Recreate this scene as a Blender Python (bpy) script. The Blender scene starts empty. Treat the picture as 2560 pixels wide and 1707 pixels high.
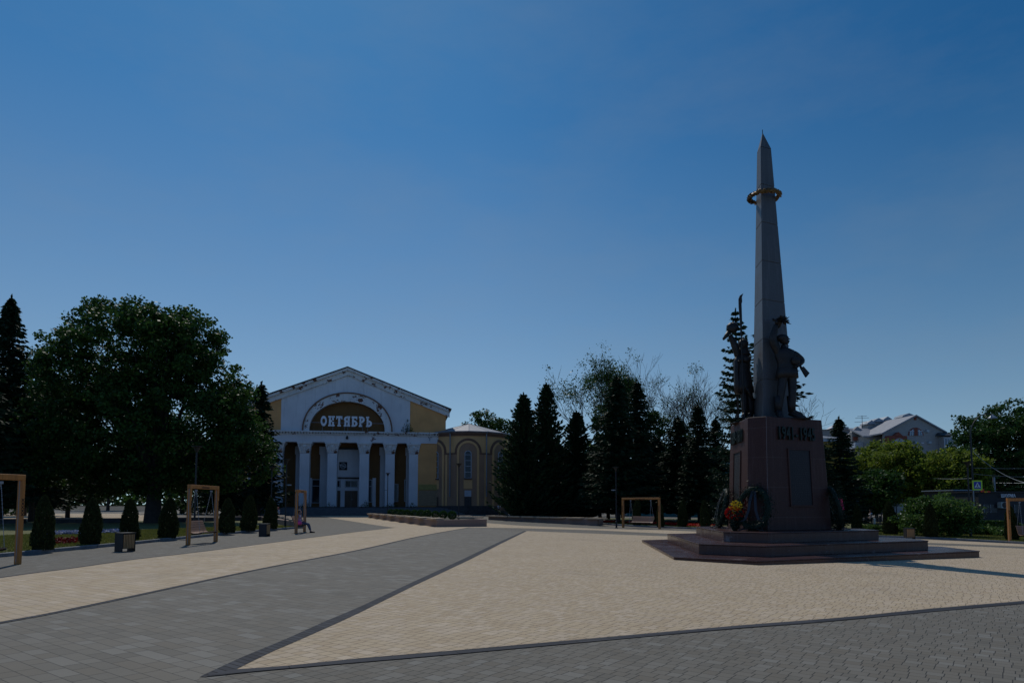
import bpy, bmesh, math, random
import numpy as np
from mathutils import Vector, Matrix
random.seed(7); NR = np.random.default_rng(7)
R = math.radians; PI = math.pi
sc = bpy.context.scene
COL = sc.collection

# ---------------------------------------------------------------- camera
F = 1707.0; CX = 1280.0; HY = 1262.0; EYE = 1.65; T = 0.070   # photo pixels (2560 wide), eye height, slight upward tilt
PY0 = HY - F*math.tan(T)
cam_d = bpy.data.cameras.new('camera'); cam = bpy.data.objects.new('camera', cam_d); COL.objects.link(cam)
cam_d.sensor_width = 36; cam_d.lens = F/2560*36
cam_d.shift_y = (PY0-853.5)/2560
cam_d.clip_start = .1; cam_d.clip_end = 5000
cam.location = (0, 0, EYE); cam.rotation_euler = (PI/2+T, 0, 0)
sc.camera = cam
# ---------------------------------------------------------------- sky and sun
SUN_AZ = Vector((-0.345, 1, 0)).normalized(); SUN_EL = R(52)
sun_vec = Vector((SUN_AZ.x*math.cos(SUN_EL), SUN_AZ.y*math.cos(SUN_EL), math.sin(SUN_EL)))
SKY_LIFT = .12; SKY_LOW = (1.10, 1.12, 1.0); SKY_HIGH = (.33, .80, 1.06); SKY_RIGHT = (.50, .74, .82); SKY_BACK = (.66, .95, 1.30)   # a deep, slightly polarised blue
w = bpy.data.worlds.new('World'); sc.world = w; w.use_nodes = True
nt = w.node_tree; bg = nt.nodes['Background']
sky = nt.nodes.new('ShaderNodeTexSky'); sky.sky_type = 'NISHITA'; sky.sun_disc = False
sky.sun_elevation = SUN_EL; sky.sun_rotation = math.atan2(SUN_AZ.x, SUN_AZ.y)
sky.air_density = 1.0; sky.dust_density = 0.1; sky.ozone_density = 1.0; sky.altitude = 200
tcw = nt.nodes.new('ShaderNodeTexCoord'); vmw = nt.nodes.new('ShaderNodeVectorMath'); vmw.operation = 'ADD'; vmw.inputs[1].default_value = (0, 0, SKY_LIFT)
nrm = nt.nodes.new('ShaderNodeVectorMath'); nrm.operation = 'NORMALIZE'
nt.links.new(tcw.outputs['Generated'], vmw.inputs[0]); nt.links.new(vmw.outputs[0], nrm.inputs[0]); nt.links.new(nrm.outputs[0], sky.inputs[0])
sxyz = nt.nodes.new('ShaderNodeSeparateXYZ'); nt.links.new(tcw.outputs['Generated'], sxyz.inputs[0])
def wmap(sock, a, b_):
    n = nt.nodes.new('ShaderNodeMapRange'); n.inputs[1].default_value = a; n.inputs[2].default_value = b_; nt.links.new(sock, n.inputs[0]); return n.outputs[0]
def wmix(fac, a, b_, bt='MIX'):
    n = nt.nodes.new('ShaderNodeMix'); n.data_type = 'RGBA'; n.blend_type = bt
    for i_, v_ in ((0, fac), (6, a), (7, b_)):
        if isinstance(v_, (int, float)): n.inputs[i_].default_value = v_
        elif isinstance(v_, tuple): n.inputs[i_].default_value = (*v_, 1)
        else: nt.links.new(v_, n.inputs[i_])
    return n.outputs[2]
zf_ = wmap(sxyz.outputs[2], .05, .5)
mx_ = nt.nodes.new('ShaderNodeMath'); mx_.operation = 'MULTIPLY'; nt.links.new(wmap(sxyz.outputs[0], -.05, .5), mx_.inputs[0]); nt.links.new(zf_, mx_.inputs[1])
t1 = wmix(wmap(sxyz.outputs[1], .1, -.4), wmix(zf_, SKY_LOW, SKY_HIGH), SKY_BACK); t2 = wmix(mx_.outputs[0], (1., 1., 1.), SKY_RIGHT)
wm_ = nt.nodes.new('ShaderNodeMapping'); wm_.inputs['Scale'].default_value = (1.2, 1.2, 3.2); wm_.inputs['Rotation'].default_value = (.3, .2, .5); nt.links.new(tcw.outputs['Generated'], wm_.inputs[0])
wn_ = nt.nodes.new('ShaderNodeTexNoise'); wn_.inputs['Scale'].default_value = 2.2; wn_.inputs['Detail'].default_value = 7; wn_.inputs['Roughness'].default_value = .62; nt.links.new(wm_.outputs[0], wn_.inputs[0])
wr_ = nt.nodes.new('ShaderNodeMapRange'); wr_.inputs[1].default_value = .46; wr_.inputs[2].default_value = .8; wr_.inputs[4].default_value = .18; nt.links.new(wn_.outputs[0], wr_.inputs[0]); wisp = wr_.outputs[0]   # faint high haze
class _O: outputs = {2: wmix(wisp, wmix(1.0, wmix(1.0, sky.outputs[0], t1, 'MULTIPLY'), t2, 'MULTIPLY'), (3.0, 3.6, 4.2))}
tnt = _O
nt.links.new(tnt.outputs[2], bg.inputs[0]); bg.inputs[1].default_value = 0.15
sun_d = bpy.data.lights.new('sun', 'SUN'); sun = bpy.data.objects.new('sun', sun_d); COL.objects.link(sun)
sun_d.energy = 4.2; sun_d.angle = R(0.5); sun_d.color = (1, .95, .87)
sun.rotation_euler = (-sun_vec).to_track_quat('-Z', 'Y').to_euler(); sun.location = (0, 0, 60)
sc.view_settings.view_transform = 'Standard'; sc.view_settings.look = 'None'
sc.view_settings.exposure = -1.05; sc.view_settings.gamma = 1
sc.cycles.max_bounces = 6; sc.cycles.transparent_max_bounces = 6

# ---------------------------------------------------------------- terrain height and pixel -> place
XK = [(-6, 0), (8, -.22), (20, -.35), (60, -.9)]
YK = [(60, 0), (100, .25), (140, .3), (220, 1.5)]
def lerpk(K, v):
    if v <= K[0][0]: return K[0][1]
    for (a, za), (b, zb) in zip(K, K[1:]):
        if v <= b: return za+(zb-za)*(v-a)/(b-a)
    return K[-1][1]
def h(x, y): return lerpk(XK, x)+lerpk(YK, y)
CT, ST = math.cos(T), math.sin(T)
def ray(px, py):
    u = (PY0-py)/F
    return Vector(((px-CX)/F, CT-ST*u, ST+CT*u))
def G(px, py, dz=0):                      # the ground point seen at a pixel
    r = ray(px, py); z = 0
    for _ in range(40):
        t = (z+dz-EYE)/r.z; x, y = r.x*t, r.y*t; z = .5*z+.5*h(x, y)
    return Vector((x, y, z+dz))
def at(px, py, Y):                        # the point seen at a pixel at distance Y
    r = ray(px, py); t = Y/r.y; return Vector((r.x*t, Y, EYE+r.z*t))
def ztop(p, py):                          # height above the world origin of the point over p that is seen at row py
    k = (PY0-py)/F; y = p[1]
    return EYE+y*(k*CT+ST)/(CT-k*ST)
def on(px, Y, dz=0):                      # ground point under column px at distance Y
    x = ray(px, HY).x/ray(px, HY).y*Y; return Vector((x, Y, h(x, Y)+dz))
def proj(p):
    zz = p[2]-EYE; D = p[1]*CT+zz*ST; up = zz*CT-p[1]*ST
    return CX+F*p[0]/D, PY0-F*up/D

# ---------------------------------------------------------------- materials
def newmat(name):
    m = bpy.data.materials.new(name); m.use_nodes = True
    return m, m.node_tree, m.node_tree.nodes['Principled BSDF']
def N(nt, typ, **kw):
    n = nt.nodes.new(typ)
    for k, v in kw.items(): setattr(n, k, v)
    return n
def math_(nt, op, a, b=None, c=None):
    n = nt.nodes.new('ShaderNodeMath'); n.operation = op
    for i, v in enumerate((a, b, c)):
        if v is None: continue
        if isinstance(v, (int, float)): n.inputs[i].default_value = v
        else: nt.links.new(v, n.inputs[i])
    return n.outputs[0]
def ramp(nt, fac, stops):
    n = nt.nodes.new('ShaderNodeValToRGB'); e = n.color_ramp.elements
    e[0].position = stops[0][0]; e[0].color = (*stops[0][1], 1)
    e[1].position = stops[-1][0]; e[1].color = (*stops[-1][1], 1)
    for p, c in stops[1:-1]:
        q = e.new(p); q.color = (*c, 1)
    nt.links.new(fac, n.inputs[0]); return n.outputs[0]
def mixc(nt, fac, a, b):
    n = nt.nodes.new('ShaderNodeMix'); n.data_type = 'RGBA'
    for s, v in ((0, fac), (6, a), (7, b)):
        if isinstance(v, (int, float)): n.inputs[s].default_value = v
        elif isinstance(v, tuple): n.inputs[s].default_value = (*v, 1)
        else: nt.links.new(v, n.inputs[s])
    return n.outputs[2]
def noise(nt, scale, detail=4, rough=.6, coord=None, kind='Object'):
    t = nt.nodes.new('ShaderNodeTexNoise'); t.inputs['Scale'].default_value = scale
    t.inputs['Detail'].default_value = detail; t.inputs['Roughness'].default_value = rough
    if coord is None:
        tc = nt.nodes.new('ShaderNodeTexCoord'); coord = tc.outputs[kind]
    nt.links.new(coord, t.inputs[0]); return t.outputs[0]
def bump(nt, bs, hgt, dist=.02, st=.5):
    b = nt.nodes.new('ShaderNodeBump'); b.inputs['Distance'].default_value = dist; b.inputs['Strength'].default_value = st
    nt.links.new(hgt, b.inputs['Height']); nt.links.new(b.outputs[0], bs.inputs['Normal'])
def sc3(c, k): return tuple(min(1, v*k) for v in c)
def simple(name, c, rough=.7, metal=0, var=.18, scale=3, bmp=0, spec=.5):
    m, nt, b = newmat(name)
    n = noise(nt, scale, 5, .65)
    nt.links.new(ramp(nt, n, [(.3, sc3(c, 1-var)), (.7, sc3(c, 1+var))]), b.inputs[0])
    b.inputs['Roughness'].default_value = rough; b.inputs['Metallic'].default_value = metal
    b.inputs['Specular IOR Level'].default_value = spec
    if bmp: bump(nt, b, noise(nt, scale*6, 4), .02, bmp)
    return m
def peel(name, c, under, amount=.62, scale=1.2, dirt=(.2, .17, .13), second=None):
    """painted plaster that has come off in patches"""
    m, nt, b = newmat(name)
    tc = N(nt, 'ShaderNodeTexCoord')
    n1 = noise(nt, scale, 8, .68, tc.outputs['Object']); n2 = noise(nt, scale*.35, 3, .5, tc.outputs['Object']); n3 = noise(nt, 6, 4, .7, tc.outputs['Object'])
    base = ramp(nt, n2, [(.3, sc3(c, .84)), (.7, sc3(c, 1.05))])
    mp = N(nt, 'ShaderNodeMapping'); mp.inputs['Scale'].default_value = (2.2, 2.2, .18); nt.links.new(tc.outputs['Object'], mp.inputs[0])
    streak = noise(nt, 1.1, 5, .7, mp.outputs[0])
    base = mixc(nt, math_(nt, 'MULTIPLY', ramp(nt, streak, [(.55, (0, 0, 0)), (.8, (1, 1, 1))]), .35), base, dirt)
    mask = ramp(nt, n1, [(amount, (0, 0, 0)), (amount+.015, (1, 1, 1))])
    un = mixc(nt, ramp(nt, n3, [(.45, (0, 0, 0)), (.55, (1, 1, 1))]), under, second or sc3(under, .55))
    nt.links.new(mixc(nt, mask, base, un), b.inputs[0]); b.inputs['Roughness'].default_value = .9
    bump(nt, b, math_(nt, 'ADD', math_(nt, 'MULTIPLY', mask, -1.0), math_(nt, 'MULTIPLY', n3, .25)), .03, .6)
    return m
def paver(name, stops, joint, row=.20, per=.66, stain=.25, ang=36.4, rj=(.003, .0058), var=(.18, .24, .58, .22)):
    """rows of slabs of mixed lengths with open joints"""
    m, nt, b = newmat(name)
    g = N(nt, 'ShaderNodeNewGeometry'); s = N(nt, 'ShaderNodeSeparateXYZ'); nt.links.new(g.outputs['Position'], s.inputs[0])
    M = lambda *a: math_(nt, *a)
    c, sn = math.cos(R(ang)), math.sin(R(ang))
    u = M('SUBTRACT', M('MULTIPLY', s.outputs[0], c), M('MULTIPLY', s.outputs[1], sn))
    v = M('ADD', M('MULTIPLY', s.outputs[0], sn), M('MULTIPLY', s.outputs[1], c))
    vr = M('DIVIDE', v, row); rowi = M('FLOOR', vr); fv = M('FRACT', vr)
    wn = N(nt, 'ShaderNodeTexWhiteNoise', noise_dimensions='1D'); nt.links.new(rowi, wn.inputs['W'])
    t = M('ADD', M('DIVIDE', u, per), wn.outputs['Value']); cell = M('FLOOR', t); ft = M('FRACT', t)
    cb = N(nt, 'ShaderNodeCombineXYZ'); nt.links.new(rowi, cb.inputs[0]); nt.links.new(cell, cb.inputs[1])
    w2 = N(nt, 'ShaderNodeTexWhiteNoise', noise_dimensions='2D'); nt.links.new(cb.outputs[0], w2.inputs['Vector'])
    sp = N(nt, 'ShaderNodeSeparateColor'); nt.links.new(w2.outputs['Color'], sp.inputs[0])
    b1 = M('ADD', var[0], M('MULTIPLY', sp.outputs[0], var[1])); b2 = M('ADD', var[2], M('MULTIPLY', sp.outputs[1], var[3]))
    which = M('ADD', M('GREATER_THAN', ft, b1), M('GREATER_THAN', ft, b2))
    dc = M('MINIMUM', M('MINIMUM', ft, M('SUBTRACT', 1, ft)), M('MINIMUM', M('ABSOLUTE', M('SUBTRACT', ft, b1)), M('ABSOLUTE', M('SUBTRACT', ft, b2))))
    dc = M('MULTIPLY', dc, per); dr = M('MULTIPLY', M('MINIMUM', fv, M('SUBTRACT', 1, fv)), row)
    jc = N(nt, 'ShaderNodeMapRange'); nt.links.new(dc, jc.inputs[0]); jc.inputs[1].default_value = .0036; jc.inputs[2].default_value = .0062
    jr = N(nt, 'ShaderNodeMapRange'); nt.links.new(dr, jr.inputs[0]); jr.inputs[1].default_value = rj[0]; jr.inputs[2].default_value = rj[1]
    face = M('MULTIPLY', jc.outputs[0], M('ADD', .2 if rj[0] < .005 else 0, M('MULTIPLY', jr.outputs[0], .8 if rj[0] < .005 else 1)))
    cc = N(nt, 'ShaderNodeCombineXYZ'); nt.links.new(rowi, cc.inputs[0]); nt.links.new(cell, cc.inputs[1]); nt.links.new(which, cc.inputs[2])
    w3 = N(nt, 'ShaderNodeTexWhiteNoise', noise_dimensions='3D'); nt.links.new(cc.outputs[0], w3.inputs['Vector'])
    colr = ramp(nt, w3.outputs['Value'], stops)
    big = noise(nt, .35, 4, .6, g.outputs['Position']); fine = noise(nt, 35, 3, .7, g.outputs['Position'])
    mid = noise(nt, 2.3, 5, .7, g.outputs['Position'])
    k = M('ADD', 1-stain, M('MULTIPLY', M('ADD', M('MULTIPLY', big, .55), M('ADD', M('MULTIPLY', fine, .35), M('MULTIPLY', mid, .35))), stain*1.6))
    vm = N(nt, 'ShaderNodeVectorMath', operation='SCALE'); nt.links.new(colr, vm.inputs[0]); nt.links.new(k, vm.inputs['Scale'])
    vo = N(nt, 'ShaderNodeTexVoronoi'); vo.inputs['Scale'].default_value = .8; nt.links.new(g.outputs['Position'], vo.inputs['Vector'])
    v2 = N(nt, 'ShaderNodeTexVoronoi'); v2.inputs['Scale'].default_value = 1.9; nt.links.new(g.outputs['Position'], v2.inputs['Vector'])
    spot = M('LESS_THAN', M('ADD', vo.outputs['Distance'], M('MULTIPLY', fine, .03)), .032); sp2 = M('LESS_THAN', M('ADD', v2.outputs['Distance'], M('MULTIPLY', fine, .05)), .045)
    top = mixc(nt, M('MULTIPLY', spot, .75), vm.outputs[0], (.03, .026, .022)); top = mixc(nt, M('MULTIPLY', sp2, .35), top, (.5, .48, .45))
    patch = ramp(nt, noise(nt, .16, 6, .7, g.outputs['Position']), [(.56, (0, 0, 0)), (.66, (1, 1, 1))])
    top = mixc(nt, M('MULTIPLY', patch, .16), top, (.12, .10, .08))
    nt.links.new(mixc(nt, face, joint, top), b.inputs[0])
    b.inputs['Roughness'].default_value = .85; b.inputs['Specular IOR Level'].default_value = .25
    bump(nt, b, M('ADD', face, M('MULTIPLY', w3.outputs['Value'], .3)), .004, .35)
    return m
def granite(name, c, rough=.35, blk=(1.1, 1.6), vein=(.05, .04, .04), grime=(.45, .38, .38)):
    m, nt, b = newmat(name); tc = N(nt, 'ShaderNodeTexCoord')
    n1 = noise(nt, 40, 3, .8, tc.outputs['Object']); n2 = noise(nt, .9, 5, .7, tc.outputs['Object'])
    mp = N(nt, 'ShaderNodeMapping'); mp.inputs['Scale'].default_value = (3.5, 3.5, .25); nt.links.new(tc.outputs['Object'], mp.inputs[0])
    st = noise(nt, 1.3, 5, .75, mp.outputs[0])
    base = ramp(nt, n1, [(.35, sc3(c, .6)), (.5, c), (.68, sc3(c, 1.5))])
    base = mixc(nt, math_(nt, 'MULTIPLY', ramp(nt, st, [(.5, (0, 0, 0)), (.75, (1, 1, 1))]), .28), base, grime)
    base = mixc(nt, math_(nt, 'MULTIPLY', n2, .5), base, sc3(c, .7))
    if rough < .2:      # lime stains on the steps
        sm = ramp(nt, noise(nt, .8, 7, .72, tc.outputs['Object']), [(.60, (0, 0, 0)), (.68, (1, 1, 1))]); base = mixc(nt, math_(nt, 'MULTIPLY', sm, .5), base, (.36, .31, .30))
    nt.links.new(base, b.inputs[0])
    nt.links.new(math_(nt, 'ADD', rough-.1, math_(nt, 'MULTIPLY', n2, .35)), b.inputs['Roughness']); b.inputs['Specular IOR Level'].default_value = .4
    return m
def leafmat(name, c1, c2, trans=.25, rough=.55, scale=.55):
    m, nt, b = newmat(name); g = N(nt, 'ShaderNodeNewGeometry')
    n = noise(nt, scale, 4, .7, g.outputs['Position'])
    r = N(nt, 'ShaderNodeNewGeometry')
    k = math_(nt, 'ADD', math_(nt, 'MULTIPLY', n, .7), math_(nt, 'MULTIPLY', r.outputs['Random Per Island'], .4))
    c = ramp(nt, k, [(.32, c1), (.78, c2)])
    nt.links.new(c, b.inputs[0]); b.inputs['Roughness'].default_value = rough; b.inputs['Specular IOR Level'].default_value = .14
    tr = N(nt, 'ShaderNodeBsdfTranslucent'); nt.links.new(c, tr.inputs[0])
    mx = N(nt, 'ShaderNodeMixShader'); mx.inputs[0].default_value = trans
    nt.links.new(b.outputs[0], mx.inputs[1]); nt.links.new(tr.outputs[0], mx.inputs[2])
    nt.links.new(mx.outputs[0], nt.nodes['Material Output'].inputs[0]); return m
def glassmat(name, c=(.012, .016, .022)):
    m = simple(name, c, .15, 0, .3, 2, 0, .35); return m
def brickm(name, c1, c2, mortar, sx=.25, sy=.08):
    m, nt, b = newmat(name); tc = N(nt, 'ShaderNodeTexCoord')
    s = N(nt, 'ShaderNodeSeparateXYZ'); nt.links.new(tc.outputs['Object'], s.inputs[0])
    cb = N(nt, 'ShaderNodeCombineXYZ'); nt.links.new(math_(nt, 'ADD', s.outputs[0], s.outputs[1]), cb.inputs[0]); nt.links.new(s.outputs[2], cb.inputs[1])
    t = N(nt, 'ShaderNodeTexBrick'); nt.links.new(cb.outputs[0], t.inputs[0])
    t.inputs['Color1'].default_value = (*c1, 1); t.inputs['Color2'].default_value = (*c2, 1); t.inputs['Mortar'].default_value = (*mortar, 1)
    t.inputs['Scale'].default_value = 1; t.inputs['Brick Width'].default_value = sx; t.inputs['Row Height'].default_value = sy; t.inputs['Mortar Size'].default_value = .008
    n = noise(nt, .6, 4); nt.links.new(mixc(nt, math_(nt, 'MULTIPLY', n, .4), t.outputs[0], sc3(c1, .6)), b.inputs[0])
    b.inputs['Roughness'].default_value = .9; return m
def woodm(name, c, rough=.6):
    m, nt, b = newmat(name); tc = N(nt, 'ShaderNodeTexCoord')
    mp = N(nt, 'ShaderNodeMapping'); mp.inputs['Scale'].default_value = (14, 14, .9); nt.links.new(tc.outputs['Object'], mp.inputs[0])
    n = noise(nt, 1.5, 6, .7, mp.outputs[0])
    nt.links.new(ramp(nt, n, [(.3, sc3(c, .62)), (.5, c), (.75, sc3(c, 1.3))]), b.inputs[0]); b.inputs['Roughness'].default_value = rough; return m

M = {}
BR = dict(row=.17, per=.47, var=(.22, .14, .60, .12))
GS = [(0, (.150, .138, .112)), (.35, (.185, .17, .138)), (.7, (.165, .147, .115)), (1, (.215, .205, .175))]
PS = [(0, (.43, .33, .212)), (.4, (.485, .383, .25)), (.75, (.465, .37, .257)), (1, (.525, .425, .30))]
M['pave_grey'] = paver('grey_pavers', [(p_, sc3(c_, .92)) for p_, c_ in GS], (.03, .03, .028), **BR)
M['pave_slab'] = paver('grey_slabs', GS, (.035, .035, .033), row=.19, per=1.05, var=(.2, .2, .58, .2))
M['pave_pale'] = paver('pale_pavers', PS, (.09, .068, .048), stain=.2, **BR)
M['pave_pale2'] = paver('pale_slabs', PS, (.09, .068, .048), stain=.2, row=.19, per=1.05, var=(.2, .2, .58, .2))
M['pave_dark'] = paver('dark_pavers', [(0, (.030, .032, .038)), (1, (.055, .058, .066))], (.005, .005, .006), row=.1, per=6, rj=(.007, .011))
M['pave_dark2'] = paver('dark_border_pavers', [(0, (.032, .034, .040)), (1, (.058, .060, .068))], (.005, .005, .006), row=.21, per=6, ang=-25, rj=(.007, .011))
M['asphalt'] = simple('asphalt', (.06, .06, .06), .9, 0, .2, 8)
M['soil'] = simple('soil', (.05, .045, .03), .95, 0, .3, 2)
m_, nt_, b_ = newmat('lawn'); g_ = N(nt_, 'ShaderNodeNewGeometry')
n_ = noise(nt_, .8, 5, .7, g_.outputs['Position']); n2_ = noise(nt_, 25, 3, .8, g_.outputs['Position'])
nt_.links.new(ramp(nt_, math_(nt_, 'ADD', math_(nt_, 'MULTIPLY', n_, .6), math_(nt_, 'MULTIPLY', n2_, .4)), [(.35, (.05, .06, .015)), (.5, (.12, .125, .03)), (.68, (.20, .175, .06))]), b_.inputs[0])
b_.inputs['Roughness'].default_value = .9; bump(nt_, b_, n2_, .05, .8); M['lawn'] = m_
M['kerb'] = simple('kerb_concrete', (.16, .17, .18), .85, 0, .35, 2.2, .3)
M['granite'] = granite('red_granite', (.12, .068, .06), .30)
M['granite_step'] = granite('red_granite_steps', (.070, .032, .027), .17, grime=(.24, .18, .17))
M['obelisk'] = granite('grey_granite', (.085, .086, .09), .40, grime=(.30, .31, .32))
M['bronze'] = simple('dark_bronze', (.022, .021, .021), .55, .4, .4, 3, .3)
M['green_bronze'] = simple('green_bronze', (.009, .022, .017), .5, .3, .4, 6)
M['gilt'] = simple('tarnished_gilt', (.17, .10, .035), .5, .5, .45, 5)
M['plaque'] = simple('dark_plaque', (.012, .012, .014), .6, 0, .3, 5)
M['plaque_text'] = simple('plaque_lettering', (.022, .023, .026), .6, 0, .3, 20)
M['white'] = peel('white_plaster', (.72, .73, .74), (.24, .12, .07), .69, .8)
M['cornice'] = peel('white_cornice_plaster', (.72, .72, .70), (.20, .085, .05), .572, 1.1)
M['frieze'] = peel('white_frieze_plaster', (.72, .73, .74), (.18, .06, .035), .60, .6)
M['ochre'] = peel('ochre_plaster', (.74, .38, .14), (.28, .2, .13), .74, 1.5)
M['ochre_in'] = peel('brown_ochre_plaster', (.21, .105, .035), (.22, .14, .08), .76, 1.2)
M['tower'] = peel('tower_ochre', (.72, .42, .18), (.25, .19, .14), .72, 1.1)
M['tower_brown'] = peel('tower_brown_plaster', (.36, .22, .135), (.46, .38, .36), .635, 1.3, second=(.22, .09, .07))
M['band'] = peel('brown_band', (.20, .11, .07), (.09, .06, .045), .7, 2)
M['stone_dark'] = simple('dark_plinth_stone', (.06, .055, .052), .9, 0, .45, 2, .5)
M['steps'] = simple('grey_steps', (.12, .125, .13), .85, 0, .25, 2)
M['roof'] = simple('pale_metal_roof', (.24, .25, .27), .6, .0, .2, 1.2)
M['roof_edge'] = simple('dark_metal_edge', (.06, .065, .07), .6, .3)
M['glass'] = glassmat('dark_glass'); M['frame'] = simple('white_frame', (.42, .45, .48), .7)
M['door'] = woodm('brown_door', (.12, .075, .045)); M['black'] = simple('black_metal', (.018, .019, .021), .5, .2)
M['blackm'] = simple('matt_black', (.012, .012, .013), .8)
M['letters'] = simple('white_letters', (.78, .80, .82), .6)
M['olive'] = simple('olive_board', (.33, .27, .08), .8); M['tan'] = simple('tan_board', (.30, .21, .12), .85)
M['wood'] = woodm('swing_wood', (.44, .175, .035)); M['wood_slat'] = woodm('bench_slats', (.27, .15, .09)); M['pad'] = woodm('pad_wood', (.52, .39, .25))
M['binwood'] = woodm('bin_slats', (.42, .24, .10)); M['planter'] = peel('planter_granite', (.27, .19, .15), (.1, .08, .07), .7, 1.5)
M['bark'] = simple('bark', (.045, .035, .027), .95, 0, .4, 4, .6); M['twig'] = simple('twig_bark', (.055, .045, .036), .95)
M['maple'] = leafmat('maple_leaves', (.018, .045, .010), (.060, .125, .024), .32, .5, .7)
M['spruce'] = leafmat('spruce_needles', (.010, .026, .012), (.028, .058, .024), .10, .6)
M['cedar'] = leafmat('cedar_scale_leaves', (.012, .032, .014), (.035, .072, .028), .12, .6)
M['thuja'] = leafmat('thuja_leaves', (.014, .026, .008), (.055, .066, .018), .12, .7)
M['bright'] = leafmat('bright_leaves', (.07, .12, .015), (.22, .27, .035), .5, .5, .6)
M['poplar'] = leafmat('glossy_leaves', (.022, .055, .012), (.065, .13, .028), .25, .42)
M['bush'] = leafmat('bush_leaves', (.032, .075, .014), (.11, .19, .04), .35, .4)
M['box'] = leafmat('boxwood_leaves', (.02, .055, .012), (.07, .14, .03), .2, .6, 3)
M['red_fl'] = leafmat('red_petals', (.38, .006, .006), (.6, .02, .012), .2, .6, 6)
M['dred_fl'] = leafmat('dark_red_petals', (.10, .005, .006), (.2, .01, .012), .2, .6, 6)
M['yellow_fl'] = leafmat('yellow_petals', (.6, .38, .015), (.75, .6, .05), .2, .6, 6)
M['pink_fl'] = leafmat('pink_petals', (.4, .03, .12), (.75, .12, .28), .2, .6, 6)
M['blue_fl'] = leafmat('blue_petals', (.12, .16, .3), (.3, .35, .5), .2, .6, 6)
M['wreath_gr'] = leafmat('wreath_needles', (.006, .016, .010), (.02, .042, .028), .1, .5, 6)
M['ribbon'] = simple('dark_ribbon', (.012, .018, .03), .6)
M['teal'] = simple('teal_plaster', (.045, .20, .19), .85, 0, .12, 1); M['teal_mesh'] = simple('teal_mesh', (.03, .16, .15), .9)
M['yellow_wall'] = simple('yellow_plaster', (.42, .24, .03), .9)
M['palebrick'] = brickm('pale_silicate_brick', (.42, .39, .35), (.36, .34, .31), (.27, .25, .23), .5, .16)
M['redbrick'] = brickm('red_brick', (.30, .07, .035), (.25, .055, .03), (.2, .1, .08))
M['winframe'] = simple('white_window_frame', (.55, .56, .58), .5); M['winglass'] = simple('window_glass', (.12, .16, .18), .12, 0, .3, 1, 0, .8)
M['kiosk'] = simple('dark_cladding', (.02, .022, .027), .7, 0, .3, 1); M['kiosk_brown'] = simple('brown_cladding', (.04, .028, .022), .8)
M['pale_pan'] = simple('pale_panel', (.4, .45, .45), .7); M['red_sign'] = simple('red_sign', (.5, .05, .02), .6); M['yellow_sign'] = simple('yellow_sign', (.5, .35, .02), .6)
M['sign_green'] = simple('fluorescent_border', (.50, .72, .03), .5, 0, .03); M['sign_blue'] = simple('sign_blue', (.02, .03, .32), .5, 0, .05); M['sign_white'] = simple('sign_white', (.7, .72, .75), .5, 0, .03)
M['steel'] = simple('galvanised_steel', (.25, .28, .31), .5, .4)
M['carwhite'] = simple('white_paint', (.7, .71, .73), .3); M['tyre'] = simple('tyre_rubber', (.015, .015, .015), .9)
M['skin'] = simple('skin', (.38, .2, .14), .6, 0, .06); M['hair'] = simple('hair', (.02, .014, .01), .7)
M['shirt_l'] = simple('lilac_shirt', (.36, .33, .44), .85); M['jeans'] = simple('blue_jeans', (.06, .08, .13), .85); M['shirt_b'] = simple('pale_blue_shirt', (.32, .42, .52), .85)
M['dark_cloth'] = simple('dark_cloth', (.02, .02, .026), .85); M['white_cloth'] = simple('white_cloth', (.62, .58, .60), .85); M['pink_bag'] = simple('pink_plastic', (.75, .08, .30), .4); M['red_cap'] = simple('red_cloth', (.35, .1, .08), .8)

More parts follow.
